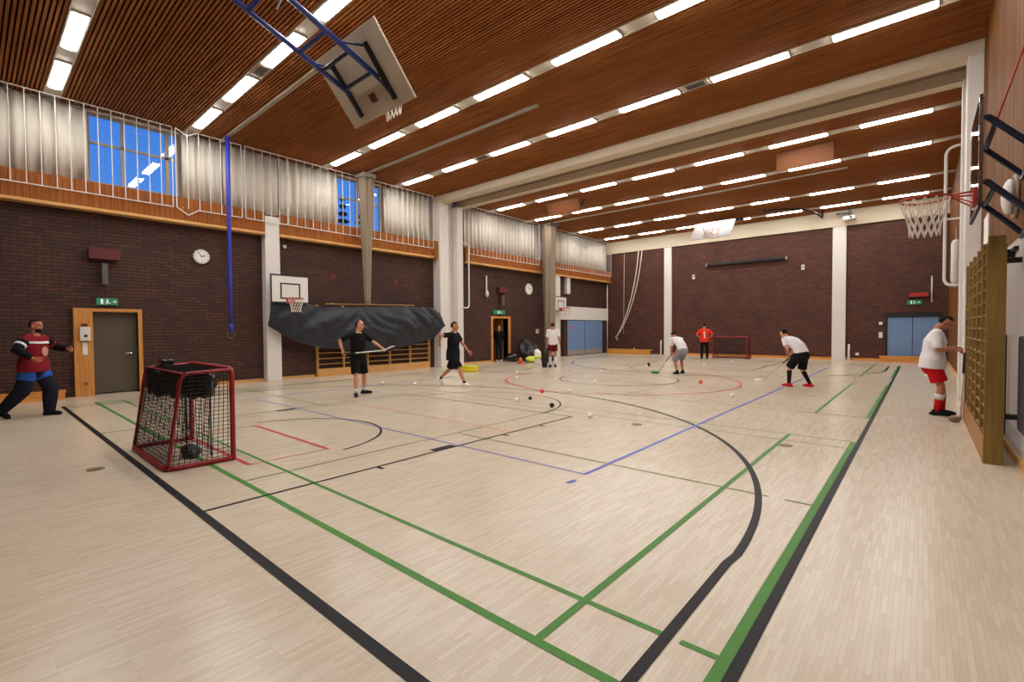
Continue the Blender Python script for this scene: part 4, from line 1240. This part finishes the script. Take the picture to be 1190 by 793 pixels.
def person(label, loc, rz, ps, fit, h=1.76, group=None):
    """local axes: x to the person's right, y forward, z up.  ps: pose, fit: clothing"""
    k = h / 1.76
    t = thing('person', label, 'person', loc, math.radians(rz), group)
    fat = fit.get('girth', 1.0)
    skin = fit.get('skin', SKIN)
    P = V(ps.get('pelvis', (0, 0, .94))) * k
    pit, rol = [math.radians(a) for a in ps.get('lean', (2, 0))]
    def axis(f): 
        R = Matrix.Rotation(-pit * f, 3, 'X') @ Matrix.Rotation(rol * f, 3, 'Y')
        return R
    R0, R1 = axis(.45), axis(1.0)
    tw = Matrix.Rotation(math.radians(ps.get('twist', 0)), 3, 'Z')
    up0, up1 = R0 @ V((0, 0, 1)), R1 @ V((0, 0, 1))
    sd = R1 @ tw @ V((1, 0, 0)); fo = R1 @ tw @ V((0, 1, 0)); sd0 = R0 @ V((1, 0, 0)); fo0 = R0 @ V((0, 1, 0))
    waist = P + up0 * .17 * k
    chest = waist + up1 * .2 * k
    top = chest + up1 * .14 * k
    neck = top + up1 * .07 * k
    hp, hy = [math.radians(a) for a in ps.get('head', (0, 0))]
    RH = Matrix.Rotation(hy, 3, 'Z') @ Matrix.Rotation(-hp, 3, 'X')
    hu, hf, hs = RH @ V((0, 0, 1)), RH @ V((0, 1, 0)), RH @ V((1, 0, 0))
    nb = neck + (up1 * .5 + hu * .5).normalized() * .045 * k
    hc = nb + hu * .105 * k + hf * .02 * k
    arms, legs = [], []
    for s, key in ((1, 'R'), (-1, 'L')):
        sh = top + sd * s * .185 * k - up1 * .01 * k + V(ps.get('shrug' + key, (0, 0, 0))) * k
        hd = V(ps.get('hand' + key, (s * .27, .05, .86))) * k
        el, wr = ik(sh, hd, .285 * k, .26 * k, V(ps.get('elbow' + key, (s * .5, -1, -.2))))
        arms.append((s, key, sh, el, wr))
        hip = P + sd0 * s * .09 * k - up0 * .03 * k
        an = V(ps.get('foot' + key, (s * .11, 0, .085))) * k
        kn, an = ik(hip, an, .435 * k, .425 * k, V(ps.get('knee' + key, (s * .1, 1, 0))))
        legs.append((s, key, hip, kn, an))
    # ---- body, one surface
    bm = B()
    g = fat
    loft(bm, [P - up0 * .07 * k, P, waist, chest, top, neck, nb], [(.13 * k, .08 * k), (.15 * g * k, .1 * g * k), (.145 * g * k, .105 * g * k), (.165 * g * k, .118 * g * k), (.15 * k, .085 * k), (.062 * k, .06 * k), (.056 * k, .058 * k)], sd, 20)
    loft(bm, [neck - up1 * .02 * k, nb, hc - hu * .02 * k], [.062 * k, .055 * k, .052 * k], n=14)
    MH = Matrix((hs, hf, hu)).transposed()
    def hp_(x, y, z): return hc + (hs * x + hf * y + hu * z) * k
    def he(c, r): ell(bm, hp_(*c), tuple(q * k for q in r), MH, 18, 12)
    he((0, -.012, .035), (.074, .094, .088)); he((0, .018, -.03), (.062, .072, .085)); he((0, .045, -.085), (.036, .036, .03)); he((0, .07, .03), (.05, .02, .014))
    loft(bm, [hp_(0, .082, .018), hp_(0, .104, -.022), hp_(0, .082, -.036)], [.009 * k, .015 * k, .01 * k], n=8, dome=True)
    he((0, .078, -.062), (.022, .016, .01))
    for s in (-1, 1): he((s * .076, -.008, -.012), (.012, .022, .034))
    for s, key, sh, el, wr in arms:
        loft(bm, [top + sd * s * .1 * k, sh, sh.lerp(el, .3), sh.lerp(el, .75), el, el.lerp(wr, .3), el.lerp(wr, .75), wr], [.06 * k, .056 * k, .05 * k, .042 * k, .038 * k, .041 * k, .031 * k, .026 * k], n=12, dome=True)
        d = (wr - el).normalized()
        if 'aim' + key in ps: d = (d * .4 + V(ps['aim' + key]).normalized()).normalized()
        pn = V(ps.get('palm' + key, (-s, .2, 0)))
        pn = (pn - d * pn.dot(d)).normalized()
        wv = d.cross(pn).normalized()
        if key == 'L': wv = -wv            # towards the thumb side fixed below
        thumb_dir = V(ps.get('thumb' + key, (0, 1, .2)))
        if wv.dot(thumb_dir) < 0: wv = -wv
        loft(bm, [wr - d * .01 * k, wr + d * .035 * k, wr + d * .085 * k], [(.026 * k, .019 * k), (.04 * k, .017 * k), (.041 * k, .014 * k)], wv, 12, dome=True)
        cu = math.radians(ps.get('curl' + key, 22))
        for q, (off, ln) in enumerate(((.031, .068), (.0105, .077), (-.0105, .072), (-.031, .056))):
            b = wr + d * .085 * k + wv * off * k
            pts = [b - d * .03 * k, b]; a = 0
            for sg, fr in enumerate((.42, .32, .26)):
                a += cu * (1.0 if sg else .8)
                b = b + (d * math.cos(a) + pn * math.sin(a)) * ln * fr * k
                pts.append(b)
            loft(bm, pts, [.0095 * k, .0095 * k, .009 * k, .008 * k, .007 * k], n=8, dome=True)
        b = wr + d * .03 * k + wv * .03 * k
        c2 = math.radians(min(55, ps.get('curl' + key, 22) * .8))
        p1 = b + (d * .55 + wv * .75).normalized() * .038 * k + pn * .012 * k
        p2 = p1 + (d * .85 + wv * .25 + pn * math.sin(c2)).normalized() * .032 * k
        p3 = p2 + (d * .8 - wv * .1 + pn * math.sin(c2) * 1.3).normalized() * .025 * k
        loft(bm, [b - wv * .02 * k, p1, p2, p3], [.014 * k, .0115 * k, .0105 * k, .009 * k], n=8, dome=True)
        ps['_palm' + key] = wr + d * .075 * k + pn * .028 * k
    fd = []
    for s, key, hip, kn, an in legs:
        loft(bm, [hip + up0 * .04 * k, hip - up0 * .05 * k, hip.lerp(kn, .45), hip.lerp(kn, .9), kn, kn.lerp(an, .3), kn.lerp(an, .7), an], [(.074 * k,) * 2, (.08 * k,) * 2, (.07 * k,) * 2, (.056 * k,) * 2, (.053 * k,) * 2, (.057 * k,) * 2, (.041 * k,) * 2, (.036 * k,) * 2], n=14, dome=True)
        fy = math.radians(ps.get('toe' + key, -s * 8)); fp = math.radians(ps.get('heel' + key, 0))
        fdv = V((-math.sin(fy) * math.cos(fp), math.cos(fy) * math.cos(fp), -math.sin(fp)))
        fu = V((math.sin(fy) * math.sin(fp) * -1, math.cos(fy) * math.sin(fp), math.cos(fp)))
        fd.append((an, fdv, fu))
        loft(bm, [an + fu * .0, an - fu * .045 * k + fdv * .02 * k, an - fu * .05 * k + fdv * .12 * k], [.034 * k, .034 * k, .026 * k], n=10, dome=True)
    fuse(bm, .0072, 'body', skin, t, 3)
    # ---- face details and hair
    for s in (-1, 1):
        bm = B(); ell(bm, hp_(s * .03, .083, .012), tuple(q * k for q in (.012, .008, .008)), MH, 10, 8); obj('eye', bm, FAB['eye'], t, smooth=True)
        bm = B(); loft(bm, [hp_(s * .015, .09, .032), hp_(s * .045, .08, .034)], .005 * k, n=6); obj('eyebrow', bm, fit.get('hair', FAB['hairdark']), t)
    bm = B(); loft(bm, [hp_(-.022, .088, -.063), hp_(0, .096, -.062), hp_(.022, .088, -.063)], .006 * k, n=6); obj('mouth', bm, FAB['lip'], t)
    hm = fit.get('hair', FAB['hairdark'])
    bm = B()
    vs = ell(bm, (0, 0, 0), tuple(q * k for q in (.084, .105, .1)), None, 24, 18)
    cut = fit.get('hairline', 0)      # 1: bald on top
    dele = [v for v in vs if (v.co.z < (-.065 if v.co.y < -.02 * k else .035) * k + max(0, v.co.y) * .25) or (cut and v.co.z > .02 * k and v.co.y > .0)]
    bmesh.ops.delete(bm, geom=dele, context='VERTS')
    for v in bm.verts:
        v.co *= 1 + .05 * noise.noise(v.co * 40)
        v.co = hp_(0, -.012, .03) + MH @ v.co
    o = obj('hair', bm, hm, t, smooth=True)
    md = o.modifiers.new('solid', 'SOLIDIFY'); md.thickness = .014 * k; md.offset = -1
    if fit.get('beard'):
        bm = B(); ell(bm, hp_(0, .045, -.075), tuple(q * k for q in (.058, .055, .05)), MH, 16, 10); obj('beard', bm, hm, t, smooth=True)
    # ---- shirt
    bm = B()
    lo = fit.get('shirt_len', .02)
    fl = fit.get('shirt_flare', 1.0)
    low = P - up0 * lo * k
    loft(bm, [low, P + up0 * .05 * k, waist, chest, top, neck - up1 * .025 * k], [(.185 * g * fl * k, .14 * g * fl * k), (.182 * g * fl * k, .137 * g * fl * k), (.172 * g * k, .132 * g * k), (.185 * g * k, .137 * g * k), (.168 * k, .1 * k), (.075 * k, .072 * k)], sd, 22)
    sl = fit.get('sleeve', .75)
    for s, key, sh, el, wr in arms:
        if sl <= 1:
            e = sh.lerp(el, sl); loft(bm, [top + sd * s * .08 * k, sh, sh.lerp(el, sl * .5), e], [.085 * k, .076 * k, .07 * k, .068 * k], n=14)
        else:
            loft(bm, [top + sd * s * .08 * k, sh, sh.lerp(el, .5), el, el.lerp(wr, .5), wr - (wr - el).normalized() * .02 * k], [.088 * k, .08 * k, .072 * k, .064 * k, .058 * k, .046 * k], n=14)
    fuse(bm, .012, fit.get('top_name', 'shirt'), fit['shirt'], t, 5)
    # ---- shorts or trousers
    bm = B()
    loft(bm, [P + up0 * .1 * k, P, P - up0 * .1 * k], [(.162 * g * k, .122 * g * k), (.18 * g * k, .138 * g * k), (.172 * g * k, .13 * g * k)], sd0, 20, dome=True)
    sf = fit.get('shorts', .85)
    for s, key, hip, kn, an in legs:
        if sf <= 1:
            loft(bm, [hip, hip.lerp(kn, sf * .5), hip.lerp(kn, sf)], [.106 * g * k, .1 * g * k, .1 * g * k], n=16)
            ell(bm, hip - up0 * .03 * k, .108 * g * k)
        else:
            loft(bm, [hip, hip.lerp(kn, .5), kn, kn.lerp(an, .5), an + (kn - an).normalized() * .01], [.106 * g * k, .092 * k, .076 * k, .07 * k, .064 * k], n=16)
            ell(bm, hip - up0 * .03 * k, .108 * g * k)
    fuse(bm, .012, 'shorts' if sf <= 1 else 'trousers', fit['bottom'], t, 5)
    # ---- socks and shoes
    for (s, key, hip, kn, an), (a2, fdv, fu) in zip(legs, fd):
        if fit.get('sock'):
            m_, f0 = fit['sock']
            bm = B(); st = an.lerp(kn, f0)
            loft(bm, [an, an.lerp(st, .5), st], [.042 * k, (.05 if f0 > .4 else .043) * k, (.062 if f0 > .5 else .046) * k], n=14); obj('sock', bm, m_, t, smooth=True)
            if fit.get('sock2'):
                m3, g0, g1 = fit['sock2']
                bm = B(); loft(bm, [an.lerp(kn, g0), an.lerp(kn, g1)], [.0655 * k, .067 * k], n=14); obj('sock_band', bm, m3, t, smooth=True)
        wv = fdv.cross(fu)
        base = a2 - fu * .05 * k
        bm = B()
        loft(bm, [base - fdv * .07 * k, base - fdv * .045 * k, base + fdv * .02 * k, base + fdv * .09 * k, base + fdv * .14 * k, base + fdv * .168 * k],
             [(.03 * k, .034 * k), (.042 * k, .056 * k), (.046 * k, .06 * k), (.05 * k, .05 * k), (.046 * k, .04 * k), (.028 * k, .024 * k)], wv, 16, dome=True)
        loft(bm, [a2 - fu * .06 * k - fdv * .015 * k, a2 + fu * .02 * k - fdv * .015 * k], [(.044 * k, .055 * k), (.042 * k, .048 * k)], wv, 14)
        for v in bm.verts:
            lowp = (v.co - a2).dot(fu)
            if lowp < -.083 * k: v.co += fu * (-.083 * k - lowp)
        sh_o = obj('shoe', bm, fit['shoe'], t, smooth=True)
        bm = B(); loft(bm, [base - fdv * .075 * k - fu * .026 * k, base + fdv * .03 * k - fu * .026 * k, base + fdv * .1 * k - fu * .026 * k, base + fdv * .175 * k - fu * .026 * k], [(.032 * k, .009 * k), (.045 * k, .009 * k), (.052 * k, .009 * k), (.026 * k, .009 * k)], wv, 14)
        q = obj('sole', bm, fit.get('sole', FAB['shoewhite']), t, smooth=True); q.parent = sh_o
    t['_'] = 0; del t['_']
    return t, dict(P=P, waist=waist, chest=chest, top=top, up=up1, sd=sd, fo=fo, palmR=ps['_palmR'], palmL=ps['_palmL'], k=k, legs=legs, arms=arms)

def world(t, p):
    return Matrix.Translation(t.location) @ Matrix.Rotation(t.rotation_euler[2], 4, 'Z') @ V(p)

def stick(label, a, b, blade_dir, up=V((0, 0, 1)), shaft='paper', bl='paper'):
    """a: butt end, b: heel of the blade, world points"""
    t = thing('floorball_stick', label, 'floorball stick', a, 0, 'floorball sticks')
    a, b = V(a), V(b); d = (b - a)
    bm = B(); loft(bm, [(0, 0, 0), d], .013, n=8); obj('shaft', bm, M[shaft], t, smooth=True)
    bm = B(); loft(bm, [d * 0, d * .3], .0165, n=8, dome=True); obj('grip', bm, M['black'], t, smooth=True)
    bd = V(blade_dir).normalized()
    bm = B()
    upv = V(up)
    s = bd.cross(upv).normalized()
    pts = [d - bd * .02 + upv * .02, d + bd * .05, d + bd * .13 + s * .008, d + bd * .2 + s * .025, d + bd * .25 + s * .045 + upv * .01]
    loft(bm, pts, [(.03, .01), (.045, .011), (.047, .01), (.042, .009), (.02, .007)], upv, 12, dome=True)
    obj('blade', bm, M[bl], t, smooth=True)
    return t
F = FAB
# man in black inspecting his stick
t, q = person('man in black shirt and shorts holding a stick level before the dark tarpaulin', (-10.28, 6.15, 0), -90,
    dict(pelvis=(-.02, 0, .945), lean=(3, 0), twist=0, head=(8, 42), handR=(.36, -.02, 1.07), elbowR=(1, -.6, .1), handL=(-.41, .43, 1.13), elbowL=(-.6, -.2, -1),
         palmR=(-.4, 1, -.2), palmL=(.2, -.3, -1), curlR=55, curlL=45, footR=(.17, .2, .085), footL=(-.27, -.14, .085), toeR=-26, toeL=50),
    dict(skin=SKIN, shirt=F['black'], bottom=F['black'], shorts=.92, sleeve=.85, shirt_len=.04, shoe=F['navy'], sock=(F['shoewhite'], .22), sock2=None, hair=F['hairbrown'], hairline=1, girth=1.08), 1.78)
pr, pl = world(t, q['palmR']), world(t, q['palmL'])
d = (pl - pr).normalized()
stick('pale floorball stick held level by the man before the tarpaulin', pr - d * .06, pl + d * .02, (d + V((0, 0, .55))), V((.8, -.5, .3)).normalized())
# second man in black, walking
person('man in long black shirt and shorts walking in front of the white column', (-9.75, 8.76, 0), -72,
    dict(pelvis=(0, 0, .9), lean=(4, 0), head=(2, 12), handR=(.3, -.24, 1.19), elbowR=(1, -.9, -.3), handL=(-.33, .3, .93), elbowL=(-.4, -1, -.2),
         curlR=35, footR=(.14, .44, .085), footL=(-.16, -.5, .2), heelL=48, toeR=0, toeL=0),
    dict(skin=SKIN2, shirt=F['black'], bottom=F['black'], shorts=.95, sleeve=.7, shirt_len=.18, shirt_flare=1.08, shoe=F['shoewhite'], sock=(F['black'], .12), hair=F['hairdark'], girth=1.14), 1.8)
# man seen from behind by the bags
person('man in white shirt and dark red shorts seen from behind by the kit bags', (-11.45, 15.75, 0), 38,
    dict(pelvis=(0, 0, .95), lean=(1, 0), handR=(.3, .02, .9), handL=(-.24, .14, .92), footR=(.1, .04, .085), footL=(-.1, -.03, .085)),
    dict(skin=SKIN2, shirt=F['white'], bottom=F['darkred'], shorts=.62, sleeve=.8, shirt_len=.05, shoe=F['black'], sock=(F['shoewhite'], .75), hair=F['hairbrown'], girth=.98), 1.8)
# man in the doorway
person('person in dark clothes and white shoes standing in the open oak doorway', (-15.72, 17.14, 0), -137,
    dict(pelvis=(0, 0, .95), lean=(0, 0), head=(6, 0), handR=(.12, -.2, .98), handL=(-.12, -.2, .98), elbowR=(1, -.6, 0), elbowL=(-1, -.6, 0), footR=(.09, .03, .085), footL=(-.09, 0, .085), curlR=40, curlL=40),
    dict(skin=SKIN, shirt=F['black'], bottom=F['navy'], shorts=2, sleeve=2, shirt_len=.06, shoe=F['shoewhite'], hair=F['hairdark'], girth=1.0, top_name='jacket'), 1.74)
# bending man in grey shorts
t, q = person('man in white shirt and grey shorts bending over left of the red jersey', (-6.25, 15.98, 0), 56,
    dict(pelvis=(0, -.14, .86), lean=(54, 0), head=(50, 0), handR=(.0, .4, .56), handL=(-.12, .36, .62), elbowR=(.5, -.6, .2), elbowL=(-.5, -.6, .2), curlR=60, curlL=60,
         footR=(.16, .06, .085), footL=(-.16, -.08, .085)),
    dict(skin=SKIN2, shirt=F['white'], bottom=F['grey'], shorts=.98, sleeve=.8, shirt_len=.02, shoe=F['black'], sock=(F['black'], .14), hair=F['hairdark']), 1.74)
pr, pl = world(t, q['palmR']), world(t, q['palmL'])
stick('dark floorball stick held low by the bending man in grey shorts', pl + (pl - pr).normalized() * .1, (-6.86, 15.6, .045), (-1, -.2, 0), shaft='grey', bl='green')
# goalkeeper in red, back view with the number
t, q = person('person in bright red jersey number 1 seen from behind near the far goal', (-8.36, 24.6, 0), 18,
    dict(pelvis=(0, 0, .94), lean=(4, 0), head=(28, 0), handR=(.22, .06, 1.05), handL=(-.22, .06, 1.05), elbowR=(1, -.5, .1), elbowL=(-1, -.5, .1), palmR=(-1, 0, 0), palmL=(1, 0, 0), footR=(.13, 0, .085), footL=(-.12, .03, .085)),
    dict(skin=SKIN2, shirt=F['red'], bottom=F['black'], shorts=2, sleeve=.98, shirt_len=.1, shirt_flare=1.05, shoe=F['black'], hair=F['hairdark'], girth=1.15, top_name='jersey'), 1.78)
bm = B()
yb = -.2
bx(bm, -.025, .025, yb, yb + .06, 1.06, 1.38); bx(bm, -.06, -.025, yb, yb + .06, 1.3, 1.34)
obj('jersey_number', bm, 'paper', t, label='white number 1')
# bending man in black shorts with a stick
t, q = person('man in white shirt, black shorts and tall black socks bending over his stick', (-2.43, 14.38, 0), 62,
    dict(pelvis=(0, -.05, .9), lean=(56, 0), head=(34, 0), handR=(.02, .3, .7), handL=(-.1, .24, .8), elbowR=(.6, -.5, .2), elbowL=(-.6, -.5, .2), curlR=65, curlL=65,
         footR=(.21, -.14, .085), footL=(-.2, .14, .085), toeR=6, toeL=10),
    dict(skin=SKIN, shirt=F['white'], bottom=F['black'], shorts=.98, sleeve=.7, shirt_len=.04, shoe=F['redshorts'], sock=(F['black'], .82), hair=F['hairdark'], girth=1.1), 1.78)
pr, pl = world(t, q['palmR']), world(t, q['palmL'])
stick('white bladed floorball stick reaching left from the bending man in black shorts', pl + (pl - V((-3.45, 15.0, .05))).normalized() * .12, (-3.45, 15.0, .045), (-1, .25, 0), shaft='pinkwhite')
# man at the wall bars
t, q = person('man in white shirt and red shorts with bowed head at the right wall bars', (.19, 11.27, 0), -90,
    dict(pelvis=(0, -.04, .955), lean=(7, 0), head=(40, 0), handR=(.13, .25, 1.17), handL=(-.13, .25, 1.2), elbowR=(.6, -.5, -1), elbowL=(-.6, -.5, -1), palmR=(-.6, .6, -.5), palmL=(.6, .6, -.5), curlR=50, curlL=50,
         footR=(.1, .02, .085), footL=(-.12, .1, .085)),
    dict(skin=SKIN2, shirt=F['white'], bottom=F['redshorts'], shorts=.78, sleeve=.95, shirt_len=.12, shirt_flare=1.12, shoe=F['black'], sock=(F['redshorts'], .55), sock2=(F['shoewhite'], .5, .72), hair=F['hairdark'], girth=1.2), 1.76)
stick('pale pink floorball stick leaning against the right wall bars', (.545, 10.95, 1.12), (.5, 10.72, .045), (-.5, -1, 0), shaft='pinkwhite', bl='grey')
# goalkeeper at the left
t, q = person('walking goalkeeper in maroon jersey, blue shorts and black leg pads at the left', (-12.55, .8, 0), -38,
    dict(pelvis=(0, 0, .93), lean=(4, 0), head=(4, -4), handR=(.3, .2, 1.08), elbowR=(1, -.7, 0), handL=(-.34, .34, 1.22), elbowL=(-1, -.4, -.5), curlR=45, curlL=45,
         footR=(.2, -.36, .16), heelR=34, footL=(-.1, .16, .085)),
    dict(skin=SKIN2, shirt=F['maroon'], bottom=F['black'], shorts=2, sleeve=.4, shirt_len=.1, shirt_flare=1.12, shoe=F['black'], sole=F['black'], hair=F['hairdark'], girth=1.28, beard=True, top_name='jersey'), 1.8)
k = q['k']
for s, key, sh, el, wr in q['arms']:
    bm = B(); loft(bm, [sh.lerp(el, .25), sh.lerp(el, .6), el, el.lerp(wr, .5), wr - (wr - el).normalized() * .02], [.088, .086, .08, .072, .056], n=14)
    fuse(bm, .014, 'padded_sleeve', F['black'], t, 3, 'black padded sleeve')
for s, key, sh, el, wr in q['arms']:
    bm = B(); loft(bm, [sh.lerp(el, .55), sh.lerp(el, .68)], [.0905, .089], n=16); obj('sleeve_stripe', bm, F['white'] if s > 0 else F['maroon'], t, smooth=True)
bm = B()
u = q['up']
loft(bm, [q['P'] - u * .02, q['P'] - u * .06, q['P'] - u * .14], [(.2, .16), (.215, .17), (.2, .16)], (1, 0, 0), 20)
for s, key, hip, kn, an in q['legs']: loft(bm, [hip, hip.lerp(kn, .3), hip.lerp(kn, .55)], [.15, .142, .132], n=16)
fuse(bm, .014, 'shorts', F['blue'], t, 4, 'blue padded shorts')
for s, key, hip, kn, an in q['legs']:
    bm = B(); loft(bm, [hip.lerp(kn, .5), kn, kn.lerp(an, .45), an], [.118, .122, .108, .085], n=16, dome=True); obj('leg_pad', bm, F['navy'], t, smooth=True)
bm = B(); c = q['chest']
loft(bm, [c + u * .045, c + u * .085], [(.185 * 1.28 + .006, .137 * 1.28 + .006), (.182 * 1.25 + .006, .13 * 1.25 + .006)], q['sd'], 24); obj('jersey_stripe', bm, F['white'], t, smooth=True)
bm = B(); cc = c - u * .1 + q['fo'] * .176
ell(bm, cc, (.075, .02, .1)); obj('jersey_emblem', bm, cloth('faded_emblem', (196, 140, 130)), t, smooth=True)
